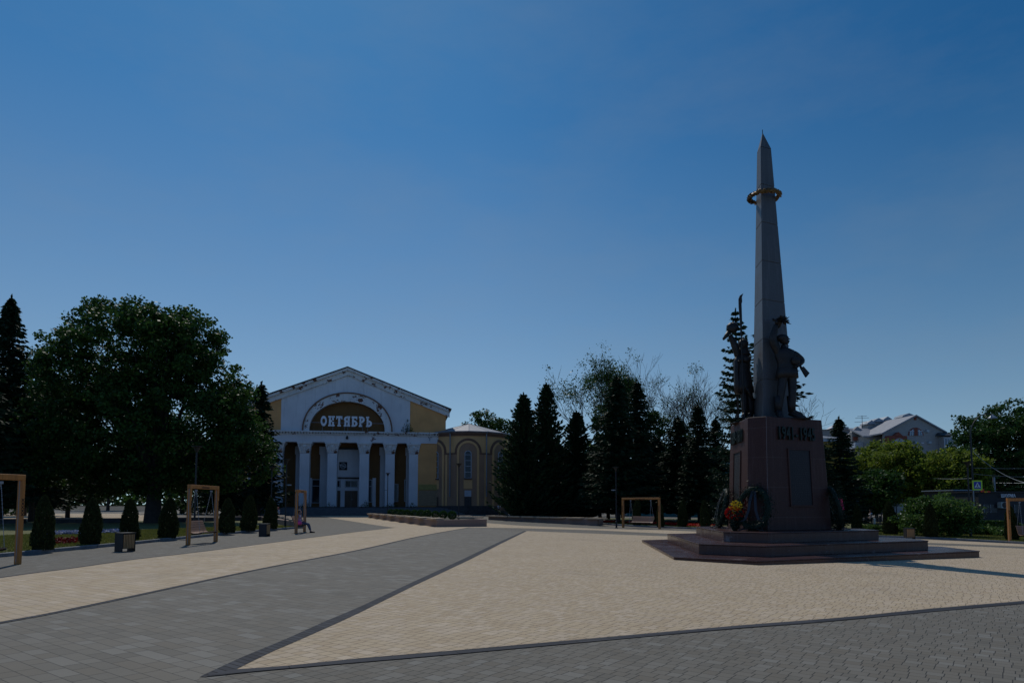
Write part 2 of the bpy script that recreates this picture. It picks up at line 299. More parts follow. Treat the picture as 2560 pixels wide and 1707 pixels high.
# ---------------------------------------------------------------- mesh helpers
def link(name, me, mat=None, parent=None):
    o = bpy.data.objects.new(name, me); COL.objects.link(o)
    if mat is not None: me.materials.append(mat)
    if parent is not None: o.parent = parent
    return o
class MB:
    def __init__(s): s.v = []; s.f = []
    def add(s, vs, fs):
        k = len(s.v); s.v += [tuple(p) for p in vs]; s.f += [tuple(i+k for i in f) for f in fs]; return s
    def box(s, x0, x1, y0, y1, z0, z1, rot=None, loc=None):
        v = [Vector((x, y, z)) for z in (z0, z1) for y in (y0, y1) for x in (x0, x1)]
        if rot is not None: v = [rot @ p for p in v]
        if loc is not None: v = [p+Vector(loc) for p in v]
        return s.add(v, [(0, 2, 3, 1), (4, 5, 7, 6), (0, 1, 5, 4), (2, 6, 7, 3), (0, 4, 6, 2), (1, 3, 7, 5)])
    def frustum(s, bot, top):
        n = len(bot); s.add(list(bot)+list(top), [tuple(range(n-1, -1, -1)), tuple(range(n, 2*n))]+[(i, (i+1) % n, n+(i+1) % n, n+i) for i in range(n)]); return s
    def prism(s, poly, y0, y1):          # poly in (x, z), counter-clockwise seen from -y
        tri = tess(poly); n = len(poly)
        v = [(x, y0, z) for x, z in poly]+[(x, y1, z) for x, z in poly]
        f = [t for t in tri]+[tuple(i+n for i in reversed(t)) for t in tri]+[((i+1) % n, i, n+i, n+(i+1) % n) for i in range(n)]
        return s.add(v, f)
    def tube(s, pts, rad, n=8, cap=True):
        pts = [Vector(p) for p in pts]; rad = rad if isinstance(rad, (list, tuple)) else [rad]*len(pts)
        rings = []; up = Vector((0, 0, 1)); prev = None
        for i, p in enumerate(pts):
            d = (pts[min(i+1, len(pts)-1)]-pts[max(i-1, 0)])
            if d.length < 1e-9: d = Vector((0, 0, 1))
            d.normalize()
            a = prev if prev is not None else (Vector((1, 0, 0)) if abs(d.z) > .9 else up.cross(d))
            a = (a-d*a.dot(d))
            if a.length < 1e-6: a = d.orthogonal()
            a.normalize(); b = d.cross(a); prev = a
            rings.append([p+(a*math.cos(2*PI*k/n)+b*math.sin(2*PI*k/n))*rad[i] for k in range(n)])
        v = [q for r in rings for q in r]; f = []
        for i in range(len(pts)-1):
            for k in range(n):
                f.append((i*n+k, i*n+(k+1) % n, (i+1)*n+(k+1) % n, (i+1)*n+k))
        if cap: f.append(tuple(range(n-1, -1, -1))); f.append(tuple((len(pts)-1)*n+k for k in range(n)))
        return s.add(v, f)
    def lathe(s, prof, n=20, c=(0, 0, 0), sx=1, sy=1):
        v = []; f = []
        for r, z in prof:
            for k in range(n):
                a = 2*PI*k/n; v.append((c[0]+r*sx*math.cos(a), c[1]+r*sy*math.sin(a), c[2]+z))
        for i in range(len(prof)-1):
            for k in range(n): f.append((i*n+k, i*n+(k+1) % n, (i+1)*n+(k+1) % n, (i+1)*n+k))
        f.append(tuple(range(n-1, -1, -1))); f.append(tuple((len(prof)-1)*n+k for k in range(n)))
        return s.add(v, f)
    def ball(s, c, r, nu=14, nv=8, sc_=(1, 1, 1), jit=0):
        prof = [(math.sin(PI*i/nv), -math.cos(PI*i/nv)) for i in range(nv+1)]; v = []; f = []
        for i, (q, z) in enumerate(prof):
            for k in range(nu):
                a = 2*PI*k/nu; j = 1+random.uniform(-jit, jit)
                v.append((c[0]+max(q, .001)*math.cos(a)*r*sc_[0]*j, c[1]+max(q, .001)*math.sin(a)*r*sc_[1]*j, c[2]+z*r*sc_[2]*j))
        for i in range(nv):
            for k in range(nu): f.append((i*nu+k, i*nu+(k+1) % nu, (i+1)*nu+(k+1) % nu, (i+1)*nu+k))
        return s.add(v, f)
    def xf(s, mat): s.v = [tuple(mat @ Vector(p)) for p in s.v]; return s
    def build(s, name, mat=None, parent=None, smooth=False, bevel=0):
        me = bpy.data.meshes.new(name); me.from_pydata(s.v, [], s.f); me.update()
        if bevel:
            bm = bmesh.new(); bm.from_mesh(me); bmesh.ops.remove_doubles(bm, verts=bm.verts, dist=1e-5)
            bmesh.ops.bevel(bm, geom=[e for e in bm.edges if len(e.link_faces) == 2 and e.calc_face_angle(0) > .5], offset=bevel, segments=1, affect='EDGES')
            bm.to_mesh(me); bm.free()
        if smooth:
            me.polygons.foreach_set('use_smooth', [True]*len(me.polygons))
        return link(name, me, mat, parent)
def tess(poly):
    from mathutils.geometry import tessellate_polygon
    t = tessellate_polygon([[Vector((x, z, 0)) for x, z in poly]]); out = []
    for a, b, c in t:
        A, B, Cc = (Vector(poly[i]) for i in (a, b, c))
        cr = (B.x-A.x)*(Cc.y-A.y)-(B.y-A.y)*(Cc.x-A.x)
        out.append((a, b, c) if cr > 0 else (a, c, b))
    return out
def empty(name, loc=(0, 0, 0), rz=0):
    o = bpy.data.objects.new(name, None); COL.objects.link(o); o.location = loc; o.rotation_euler = (0, 0, rz); o.empty_display_size = .3; return o
def tag(o, label=None, cat=None, group=None, kind=None):
    if label: o['label'] = label
    if cat: o['category'] = cat
    if group: o['group'] = group
    if kind: o['kind'] = kind
    return o
def children(o): return [c for c in bpy.data.objects if c.parent == o]
def copy_tree(o, parent=None):
    c = o.copy(); COL.objects.link(c)
    if parent is not None: c.parent = parent
    for ch in children(o): copy_tree(ch, c)
    return c
def fast_mesh(name, V, Fq):
    """V (n,3) array, Fq (m,4) or (m,3) array"""
    me = bpy.data.meshes.new(name); k = Fq.shape[1]
    me.vertices.add(len(V)); me.vertices.foreach_set('co', V.astype(np.float32).ravel())
    me.loops.add(Fq.size); me.loops.foreach_set('vertex_index', Fq.astype(np.int32).ravel())
    me.polygons.add(len(Fq)); me.polygons.foreach_set('loop_start', np.arange(0, Fq.size, k, dtype=np.int32))
    me.update(calc_edges=True); return me
def unit(a): return a/np.maximum(np.linalg.norm(a, axis=1, keepdims=True), 1e-9)
def leaf_quads(C, size, up=.35, aspect=.7, direc=None, flat=0):
    """leaf faces: a bent rhombus at every centre"""
    C = np.asarray(C, float); n = len(C); nn = NR.normal(size=(n, 3)); nn[:, 2] += up*2; nn = unit(nn)
    if direc is None: t = unit(np.cross(nn, NR.normal(size=(n, 3))))
    else:
        t = unit(np.asarray(direc, float)+NR.normal(size=(n, 3))*.25); nn = unit(np.cross(t, NR.normal(size=(n, 3))*(1-flat)+np.array([0, 0, 1.])*0+np.cross(t, [0, 0, 1.])*flat))
    b = np.cross(nn, t); s = (np.ones(n)*size*NR.uniform(.65, 1.3, n))[:, None]
    V = np.stack([C-t*s*.5, C+b*s*.5*aspect-t*s*.05, C+t*s*.5, C-b*s*.5*aspect-t*s*.05], 1).reshape(-1, 3)
    return V, np.arange(4*n).reshape(-1, 4)
def text_mesh(body, size, ext, name='text', bold=0):
    c = bpy.data.curves.new(name, 'FONT'); c.body = body; c.size = size; c.extrude = ext; c.offset = bold; c.align_x = 'CENTER'; c.align_y = 'CENTER'; c.resolution_u = 3
    o = bpy.data.objects.new(name, c); COL.objects.link(o)
    dg = bpy.context.evaluated_depsgraph_get(); me = bpy.data.meshes.new_from_object(o.evaluated_get(dg))
    bpy.data.objects.remove(o); bpy.data.curves.remove(c); return me
def face_mat(origin, right, up):
    """matrix that lays (x, y, z) = (right, into, up) at origin; local -y looks out"""
    r = Vector(right).normalized(); u = Vector(up); u = (u-r*u.dot(r)).normalized(); y = u.cross(r)
    return Matrix.Translation(origin) @ Matrix((r, y, u)).transposed().to_4x4()
STAND = Matrix.Rotation(PI/2, 4, 'X')      # text lies in xy: stand it up facing -y

# ---------------------------------------------------------------- ground sheets
XKs = [k[0] for k in XK]; YKs = [k[0] for k in YK]
def sheet(name, pts, zoff, mat, kind='structure'):
    bm = bmesh.new(); vs = [bm.verts.new((p[0], p[1], 0)) for p in pts]
    pl = [(p[0], p[1]) for p in pts]
    for t in tess(pl): bm.faces.new([vs[i] for i in t])
    for k in XKs: bmesh.ops.bisect_plane(bm, geom=bm.verts[:]+bm.edges[:]+bm.faces[:], plane_co=(k, 0, 0), plane_no=(1, 0, 0))
    for k in YKs: bmesh.ops.bisect_plane(bm, geom=bm.verts[:]+bm.edges[:]+bm.faces[:], plane_co=(0, k, 0), plane_no=(0, 1, 0))
    for v in bm.verts: v.co.z = h(v.co.x, v.co.y)+zoff
    bmesh.ops.recalc_face_normals(bm, faces=bm.faces[:])
    for f in bm.faces:
        if f.normal.z < 0: f.normal_flip()
    me = bpy.data.meshes.new(name); bm.to_mesh(me); bm.free()
    o = link(name, me, mat); tag(o, kind=kind); return o
def GP(lst): return [G(*p) for p in lst]
def smooth(pts, n=4):
    out = []
    for i in range(len(pts)-1):
        p0, p1, p2, p3 = pts[max(i-1, 0)], pts[i], pts[i+1], pts[min(i+2, len(pts)-1)]
        for k in range(n):
            t = k/n
            out.append(tuple(.5*((2*b)+(-a+c)*t+(2*a-5*b+4*c-d)*t*t+(-a+3*b-3*c+d)*t**3) for a, b, c, d in zip(p0[:2], p1[:2], p2[:2], p3[:2])))
    out.append(tuple(pts[-1][:2])); return out
sheet('ground', [(-900, -60), (900, -60), (900, 1500), (-900, 1500)], -.03, M['soil'])
sheet('square_paving', [(-160, -20), (140, -20), (140, 150), (-160, 150)], 0, M['pave_grey'])
AB = [(-420, 1515), (0, 1444), (180, 1420), (344, 1397), (509, 1378), (742, 1348), (814, 1339), (900, 1328), (986, 1318.6)]
BC = [(-420, 1640), (0, 1557), (130, 1533), (329, 1491), (651, 1422), (900, 1374), (1056, 1339), (1174, 1318)]
abw = smooth(GP(AB)); bcw = smooth(GP(BC))
pale1 = bcw+[G(*p)[:2] for p in [(1296, 1319.5), (1493, 1325), (1670, 1333.5), (1800, 1338), (2000, 1345), (2200, 1353), (2399, 1359), (2560, 1366), (2800, 1378), (2800, 1368), (2560, 1359.5), (2329, 1349), (2150, 1342), (2000, 1338), (1800, 1331), (1670, 1325), (1493, 1321), (1313, 1314), (1217, 1307), (1190, 1298), (1100, 1291), (900, 1289), (800, 1289), (824, 1294), (900, 1305.6)]]+abw[::-1]
sheet('pale_paving_band', pale1, .004, M['pave_pale2'])
CDu = [(500, 1691.7), (549, 1668.7), (612, 1640), (716, 1597), (818, 1551), (900, 1516.6), (1023, 1459), (1153, 1399.4), (1240, 1358), (1310, 1327)]
CDl = [(587, 1674.7), (678.6, 1629.7), (724.5, 1610), (797.6, 1577.8), (900, 1531), (1035, 1464), (1173, 1399.4), (1250, 1360), (1317, 1327)]
DEt = [(587, 1674), (721, 1664.5), (900, 1646), (1154, 1625), (1600, 1585.4), (1855, 1563), (2000, 1552), (2160, 1538.7), (2330, 1521), (2560, 1502), (2950, 1470)]
DEb = [(500, 1692.5), (553, 1688), (632.6, 1679.3), (738, 1669.8), (900, 1656), (1154, 1634), (1600, 1592.8), (1855, 1570), (2000, 1559.6), (2160, 1545.5), (2330, 1529), (2560, 1508.6), (2950, 1476)]
slabz = bcw[::-1]+[(-30, -8), tuple(G(470, 2300)[:2])]+[tuple(G(485, 1720)[:2])]+smooth(GP(CDu), 2)
sheet('grey_slab_paving', slabz, .002, M['pave_slab'])
pale2 = smooth(GP(CDl), 2)+[G(*p)[:2] for p in [(1493, 1333.5), (1670, 1340), (1800, 1346), (2100, 1355), (2300, 1361), (2453, 1366), (2560, 1371), (2950, 1388)]]+smooth(GP(DEt), 2)[::-1][:-1]
sheet('pale_paving_field', pale2, .004, M['pave_pale'])
sheet('dark_paving_border', smooth(GP(CDu), 2)+smooth(GP(CDl), 2)[::-1], .008, M['pave_dark'])
sheet('dark_paving_border', smooth(GP(DEt), 2)+smooth(GP(DEb), 2)[::-1], .0095, M['pave_dark2'])
def ribbon(pl, wd):
    L = []; Rr = []
    for i, p in enumerate(pl):
        a = Vector(pl[max(i-1, 0)]); b = Vector(pl[min(i+1, len(pl)-1)]); d = (b-a).normalized(); n = Vector((-d.y, d.x))
        L.append(tuple(Vector(p)+n*wd/2)); Rr.append(tuple(Vector(p)-n*wd/2))
    return L+Rr[::-1]
sheet('dark_paving_border', ribbon(bcw, .14), .008, M['pave_dark'])
sheet('dark_paving_border', ribbon(abw, .10), .008, M['pave_dark'])
# lawns and kerbs
kl = [(-500, 1440), (-200, 1414), (0, 1392), (329, 1360.5), (574, 1334.5), (758, 1319)]
klw = [tuple(G(*p)[:2]) for p in kl]
sheet('park_plaza', [tuple(G(*p)[:2]) for p in [(-200, 1303), (420, 1301), (420, 1283), (-200, 1284)]]+[], .006, M['pave_pale'])
law1 = klw+[tuple(G(*p)[:2]) for p in [(700, 1304), (560, 1303), (380, 1304), (200, 1305), (0, 1306), (-300, 1308)]]
sheet('lawn', law1, .09, M['lawn'])
kr = [(1500, 1309.5), (1570, 1315), (1741, 1322.4), (1900, 1331), (2150, 1341), (2327, 1347), (2521, 1357.5), (2800, 1372)]
krw = smooth([tuple(G(*p)[:2]) for p in kr], 3)
law2 = krw+[tuple(G(*p)[:2]) for p in [(2800, 1318), (2500, 1312), (2200, 1306), (1900, 1302), (1700, 1298), (1520, 1296)]]
sheet('lawn', law2, .09, M['lawn'])
sheet('road', [tuple(on(1990, 93)[:2]), tuple(on(3400, 93)[:2]), tuple(on(3400, 120)[:2]), tuple(on(1930, 120)[:2])], .012, M['asphalt'])
def kerb(pl, label):
    mb = MB()
    for i in range(len(pl)-1):
        a = Vector((*pl[i], 0)); b = Vector((*pl[i+1], 0)); L = (b-a).length; n = max(1, round(L/2)); d = (b-a)/n
        q = d.normalized(); s = Vector((-q.y, q.x, 0))*.085
        for k in range(n):
            p0 = a+d*k+q*.008; p1 = a+d*(k+1)-q*.008; j = random.uniform(-.004, .004)
            bot = [p0-s, p1-s, p1+s, p0+s]
            bt = [Vector((v.x, v.y, h(v.x, v.y)-.05)) for v in bot]; tp = [Vector((v.x, v.y, h(v.x, v.y)+.13+j)) for v in bot]
            mb.frustum(bt, tp)
    tag(mb.build('kerb', M['kerb'], bevel=.015), label, 'kerb', kind='structure')
kerb(klw, 'x'); kerb(krw, 'x')
for o in bpy.data.objects:
    if o.name.startswith('kerb'):
        for k in ('label', 'category'):
            if k in o: del o[k]

# ================================================================ THE COLONNADED HALL
class Loc:
    """a local frame standing in the world: measures local (u, z) on the plane y=off from photo pixels"""
    def __init__(s, origin, yaw): s.o = Vector(origin); s.yaw = yaw; s.r = Vector((math.cos(yaw), math.sin(yaw), 0)); s.n = Vector((-math.sin(yaw), math.cos(yaw), 0))
    def uz(s, px, py, off=0):
        d = ray(px, py); p0 = s.o+s.n*off; c = Vector((0, 0, EYE)); t = (p0-c).dot(s.n)/d.dot(s.n); p = c+d*t-s.o
        return p.dot(s.r), p.z
def Z2(x, y): return 640+x/3.5636, 900+y/3.5636
yaw = R(9)
p0 = on(864.5, 100)
hall = empty('theatre_hall', p0, yaw)
tag(hall, 'white and ochre hall with six square columns and an arched gable, paint peeling', 'building')
LH = Loc(p0, yaw)
def U(x, off=0): return LH.uz(*Z2(x, 1000), off)[0]
def Zc(y, x=810, off=0): return LH.uz(*Z2(x, y), off)[1]
zf = Zc(1306, 960)                 # floor of the portico
zc1 = Zc(735, 960)                 # top of columns
ze0, ze1 = zc1, Zc(636, 810)       # entablature
uR = U(1688); uL = -uR+.3; uc = 0.0
zap = Zc(112); zev = LH.uz(*Z2(1688, 470))[1]
zrt = Zc(82)
def slope(u): return zap-(zap-zev)*abs(u)/uR
# gable wall with the arched recess
ar_o = (U(412), U(1204)); ar_i = (U(466), U(1143)); zo = Zc(297); zi = Zc(371); ac = (ar_i[0]+ar_i[1])/2
def arc(x0, x1, z0, z1, n=28, sag=0):
    cx_ = (x0+x1)/2; a = (x1-x0)/2; return [(cx_+a*math.cos(PI*k/n), z0+(z1-z0)*math.sin(PI*k/n)**.92) for k in range(n+1)]   # right to left
inner = arc(ar_i[0], ar_i[1], ze1, zi)
uwl, uwr = U(212), U(1367)
poly = [(uwl, ze1)]+inner[::-1]+[(uwr, ze1), (uwr, slope(uwr)), (0, zap), (uwl, slope(uwl))]
MB().prism(poly, -.06, .5).build('gable_wall', M['white'], hall)
for a, b in ((uL, uwl), (uwr, uR)):
    MB().prism([(a, ze1), (b, ze1), (b, slope(b)), (a, slope(a))], 0, .5).build('gable_side_panel', M['ochre'], hall)
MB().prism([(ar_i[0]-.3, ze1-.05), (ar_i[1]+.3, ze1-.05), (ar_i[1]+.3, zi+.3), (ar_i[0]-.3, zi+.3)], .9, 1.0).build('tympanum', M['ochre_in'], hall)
rg = MB(); o_ = arc(ar_o[0], ar_o[1], ze1, zo); i_ = arc(ar_i[0], ar_i[1], ze1, zi); n_ = len(o_)
v = [(x, -.28, z) for x, z in o_]+[(x, -.28, z) for x, z in i_]+[(x, -.061, z) for x, z in o_]+[(x, .4, z) for x, z in i_]; f = []
for k in range(n_-1):
    f += [(k, k+1, n_+k+1, n_+k), (2*n_+k, 2*n_+k+1, k+1, k), (n_+k, n_+k+1, 3*n_+k+1, 3*n_+k)]
rg.add(v, f); rg.build('arch_moulding', M['cornice'], hall)
oo = arc(ar_o[0]-.14, ar_o[1]+.14, ze1, zo+.14); o2 = arc(ar_o[0]+.05, ar_o[1]-.05, ze1, zo-.05); rg = MB()
v = [(x, -.40, z) for x, z in oo]+[(x, -.40, z) for x, z in o2]+[(x, -.05, z) for x, z in oo]+[(x, -.27, z) for x, z in o2]; f = []
for k in range(n_-1): f += [(k, k+1, n_+k+1, n_+k), (2*n_+k, 2*n_+k+1, k+1, k), (n_+k, n_+k+1, 3*n_+k+1, 3*n_+k)]
rg.add(v, f); rg.build('arch_hood', M['band'], hall)
# letters
lb, lt = Zc(592, 810, -.3), Zc(500, 810, -.3)
def slab_letter(ch, x, wd, z, ht):
    mb = MB(); y0, y1 = -.42, -.28; k = 0
    def b(a0, a1, c0, c1):
        nonlocal k; k += 1; mb.box(x+wd*a0, x+wd*a1, y0-.002*k, y1+.002*k, z+ht*c0, z+ht*c1)
    def ringseg(cx_, cz, ax, az, bx_, bz, a0, a1, n=16):
        V = []; Fc = []
        for i in range(n+1):
            a = a0+(a1-a0)*i/n
            for r_, rz_ in ((ax, az), (bx_, bz)):
                for y in (y0-.001, y1+.001): V.append((x+wd*cx_+wd*r_*math.cos(a), y, z+ht*cz+ht*rz_*math.sin(a)))
        for i in range(n):
            q = i*4; Fc += [(q, q+4, q+6, q+2), (q+1, q+3, q+7, q+5), (q, q+1, q+5, q+4), (q+2, q+6, q+7, q+3)]
        Fc += [(0, 2, 3, 1), (n*4, n*4+1, n*4+3, n*4+2)]
        mb.add(V, Fc)
    if ch == 'O': ringseg(.5, .5, .5, .5, .24, .24, 0, 2*PI, 24)
    if ch == 'K':
        b(.1, .42, 0, 1); b(0, .5, 0, .16); b(0, .5, .84, 1); b(.42, .6, .42, .6); b(.6, .88, 0, .45); b(.6, .88, .58, 1); b(.52, 1, 0, .16); b(.55, 1, .84, 1)
    if ch == 'T': b(.34, .66, 0, 1); b(0, 1, .80, 1); b(.22, .78, 0, .15); b(0, .16, .68, .8); b(.84, 1, .68, .8)
    if ch == 'Ya': b(.6, .92, 0, 1); ringseg(.6, .70, .6, .30, .25, .12, PI/2, 3*PI/2); b(.5, 1, .84, 1); b(.52, 1, 0, .15); b(.1, .4, 0, .46); b(0, .46, 0, .15)
    if ch == 'B': b(.08, .4, 0, 1); b(0, .95, .80, 1); b(.79, .95, .68, .8); ringseg(.42, .31, .58, .31, .22, .14, -PI/2, PI/2); b(0, .42, 0, .15); b(.3, .45, .48, .62)
    if ch == 'R': b(.1, .42, 0, 1); ringseg(.42, .69, .58, .31, .22, .14, -PI/2, PI/2); b(0, .46, .84, 1); b(0, .55, 0, .15); b(.35, .46, .36, .5)
    if ch == 'Soft': b(.1, .42, 0, 1); ringseg(.42, .31, .58, .31, .22, .14, -PI/2, PI/2); b(0, .5, .84, 1); b(0, .42, 0, .15)
    if ch in ('B', 'Soft', 'R'): pass
    return mb
sign = MB()
xs = [(445, 612, 'O'), (650, 820, 'K'), (860, 1025, 'T'), (1065, 1235, 'Ya'), (1272, 1430, 'B'), (1468, 1625, 'R'), (1660, 1818, 'Soft')]
for a, b, ch in xs:
    ua = LH.uz(760+a/10.69, 1050, -.35)[0]; ub = LH.uz(760+b/10.69, 1050, -.35)[0]
    L_ = slab_letter(ch, ua, ub-ua, lb, lt-lb); L_.build('letter', M['letters'], hall)
rl = MB(); rl.tube([(ar_i[0]+.2, -.2, lb+.55), (ar_i[1]-.2, -.2, lb+.55)], .04, 6)
for x in (495, 775, 1085, 1175, 1565, 1705):
    ua = LH.uz(760+x/10.69, 1050, -.2)[0]; rl.tube([(ua, -.2, ze1+.1), (ua, -.2, lb+.7)], .03, 5)
rl.build('letter_rail', M['steel'], hall)
# entablature and cornices
uE0, uE1 = uL-.2, U(1650)+.1
MB().box(uE0, uE1, -.12, 1.4, ze0, ze1-.55).build('frieze', M['frieze'], hall)
cn = MB(); cn.box(uE0, uE1, .101, 1.4, ze1-.549, ze1-.002)
cn.box(uE0-.1, uE1+.1, -.30, .2, ze1-.55, ze1-.40); cn.box(uE0-.25, uE1+.25, -.62, .2, ze1-.20, ze1+.003)
nd = int((uE1-uE0)/.42)
for k in range(nd): cn.box(uE0+k*.42, uE0+k*.42+.22, -.50, .1, ze1-.399, ze1-.201)
cn.build('entablature_cornice', M['cornice'], hall)
# raking cornice and roof
for s in (-1, 1):
    ue = uR+.55; zr = lambda u: slope(u)+.0
    rk = MB()
    A = (0, zap+.02); B_ = (s*ue, zap-(zap-zev)*ue/uR+.02)
    th = zrt-zap+.25
    def bar(z0, z1, y0, y1):
        p = [(A[0], A[1]+z0), (B_[0], B_[1]+z0), (B_[0], B_[1]+z1), (A[0], A[1]+z1)]
        if s < 0: p = p[::-1]
        rk.prism(p, y0, y1)
    bar(-.45, .25, -.35, .3); bar(.251, .62, -.75, .3)
    rk.build('raking_cornice', M['cornice'], hall)
    rf = MB(); p = [(0, A[1]+.63), (s*(ue+.25), B_[1]+.63-.04), (s*(ue+.25), B_[1]+.76-.04), (0, A[1]+.76)]
    if s < 0: p = p[::-1]
    rf.prism(p, -.95, 42); rf.build('roof_slope', M['roof_edge'], hall)
    MB().box(*(sorted((s*uR, s*(uR-.45)))), .5, 42, zf-1.4, zev-.02).build('side_wall', M['ochre'], hall)
MB().box(-uR+.4, uR-.4, 41.4, 41.9, 0, zev).build('rear_wall', M['ochre'], hall)
# lower front
uo0, uo1 = U(178), U(1442)
uo0 = -uo1
up0, up1 = U(1625), U(1652)
zb = zf-1.35
for s in (-1, 1):
    a, b = (uo1, up0) if s > 0 else (-up0, -uo1)
    MB().box(a, b, 0, .6, zf-.3, ze0).build('front_panel', M['ochre'], hall)
    c0, c1 = (up0, up1) if s > 0 else (-up1, -up0)
    MB().box(c0, c1, -.05, .6, zf-.3, ze0).build('corner_pilaster', M['white'], hall)
    d0, d1 = (up1, uR) if s > 0 else (-uR, -up1)
    MB().box(d0, d1, .25, .6, zb, ze0).build('corner_wall', M['ochre'], hall)
bd = MB().box(U(1449), U(1642), -.12, -.005, Zc(1153), Zc(1103)); bd.build('upper_board', M['olive'], hall)
MB().box(U(1449), U(1642), -.12, -.005, Zc(1297), Zc(1157)).build('lower_board', M['tan'], hall)
# portico interior
D = 3.2
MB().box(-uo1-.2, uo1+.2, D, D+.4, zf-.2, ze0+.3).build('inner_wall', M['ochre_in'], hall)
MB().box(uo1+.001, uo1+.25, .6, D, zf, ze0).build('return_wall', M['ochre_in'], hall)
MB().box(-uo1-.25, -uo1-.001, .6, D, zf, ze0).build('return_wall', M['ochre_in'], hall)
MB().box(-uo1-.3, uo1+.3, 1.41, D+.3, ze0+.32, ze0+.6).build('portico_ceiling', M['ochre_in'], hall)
def UB(x): return U(x, D)
def ZB(y): return Zc(y, 810, D)
for a, b in ((355, 392), (572, 640), (1105, 1160), (1336, 1400)):
    p = MB().box(UB(a), UB(b)+.0, D-.35, D-.002, zf, ze0-.4); p.box(UB(a)-.12, UB(b)+.12, D-.42, D-.003, ze0-1.6, ze0-.41); p.build('wall_pilaster', M['white'], hall)
MB().box(UB(641), UB(925), D-.12, D-.004, ZB(1042), ZB(797)).build('clock_panel', M['white'], hall)
MB().box(UB(642), UB(925), D-.4, D-.005, ZB(797)+.01, ZB(780)).build('dark_lintel', M['stone_dark'], hall)
MB().box(UB(650), UB(918), D-.35, D-.006, ZB(1056), ZB(1046)).build('door_lintel', M['stone_dark'], hall)
# door surround (mullions and transoms) + windows + doors
uu = [UB(650), UB(716), UB(755), UB(796), UB(910), UB(925)]
def bx(name, x0, x1, y0, y1, z0, z1, m): return MB().box(x0, x1, y0, y1, z0, z1).build(name, M[m], hall)
sr = MB()
for a, b in ((625, 652), (756, 794), (909, 926)): sr.box(UB(a), UB(b), D-.16, D-.003, zf, ZB(1057))
sr.box(UB(652)+.001, UB(756)-.001, D-.15, D-.003, ZB(1162), ZB(1134)); sr.box(UB(794)+.001, UB(909)-.001, D-.15, D-.003, ZB(1162), ZB(1134))
sr.box(UB(652)+.001, UB(756)-.001, D-.15, D-.003, ZB(1069), ZB(1058)); sr.box(UB(794)+.001, UB(909)-.001, D-.15, D-.003, ZB(1069), ZB(1058))
sr.build('door_surround', M['white'], hall)
def window(x0, x1, y0, y1, bars_v, bars_h, name='window', y=None):
    a, b, c, d = UB(x0), UB(x1), ZB(y1), ZB(y0); w_ = bx(name, a, b, D-.05, D-.007, c, d, 'glass')
    fr = MB(); t = .1; fr.box(a, a+t, D-.14, D-.051, c, d); fr.box(b-t, b, D-.14, D-.051, c, d); fr.box(a+t+.001, b-t-.001, D-.14, D-.051, c, c+t); fr.box(a+t+.001, b-t-.001, D-.14, D-.051, d-t, d)
    for q in bars_v: u = a+(b-a)*q; fr.box(u-.04, u+.04, D-.13, D-.051, c+t+.001, d-t-.001)
    for q in bars_h: z = c+(d-c)*q; fr.box(a+t+.002, b-t-.002, D-.125, D-.052, z-.04, z+.04)
    fr.build('window_frame', M['frame'], w_); return w_
for wd in ((655, 753, 1069, 1133, [.5], []), (796, 908, 1069, 1133, [.45], []), (500, 574, 1062, 1273, [], [.72]), (990, 1038, 1062, 1266, [], [.70]), (1228, 1270, 1100, 1260, [], []), (1322, 1352, 1060, 1258, [], [])): window(*wd)
for a, b, c, d in ((478, 499, 1050, 1306), (575, 581, 1050, 1306), (1039, 1070, 1048, 1306)):
    MB().box(UB(a), UB(b), D-.1, D-.006, zf, ZB(c)).build('window_surround', M['white'], hall)
for a, b in ((653, 754), (795, 908)):
    d_ = bx('door', UB(a), UB(b), D-.08, D-.008, zf, ZB(1163), 'door'); q = MB()
    um = (UB(a)+UB(b))/2; q.box(um-.01, um+.01, D-.1, D-.081, zf+.05, ZB(1163)-.05); q.box(um+.1, um+.16, D-.14, D-.082, zf+1.0, zf+1.25); q.build('handle', M['steel'], d_)
# clock
k0, k1, z0_, z1_ = UB(742), UB(812), ZB(979), ZB(908)
ck = bx('clock', k0, k1, D-.25, D-.12, z0_, z1_, 'blackm')
fc = MB().lathe([(.01, 0), ((k1-k0)*.40, .001), ((k1-k0)*.40, .03), (.01, .031)], 24).xf(Matrix.Translation(((k0+k1)/2, D-.25, (z0_+z1_)/2)) @ Matrix.Rotation(PI/2, 4, 'X')); fc.build('clock_face', simple('clock_face', (.10, .12, .14), .6), ck)
hd = MB(); c_ = Vector(((k0+k1)/2, D-.30, (z0_+z1_)/2))
for ang, ln in ((R(160), .72), (R(-28), .5)): hd.tube([c_, c_+Vector((math.cos(ang)*ln, 0, math.sin(ang)*ln))], .035, 4)
for q in range(12): a = q*PI/6; r_ = (k1-k0)*.34; hd.box(c_.x+r_*math.cos(a)-.04, c_.x+r_*math.cos(a)+.04, D-.30, D-.284, c_.z+r_*math.sin(a)-.04, c_.z+r_*math.sin(a)+.04)
hd.build('clock_hands', M['letters'], ck)
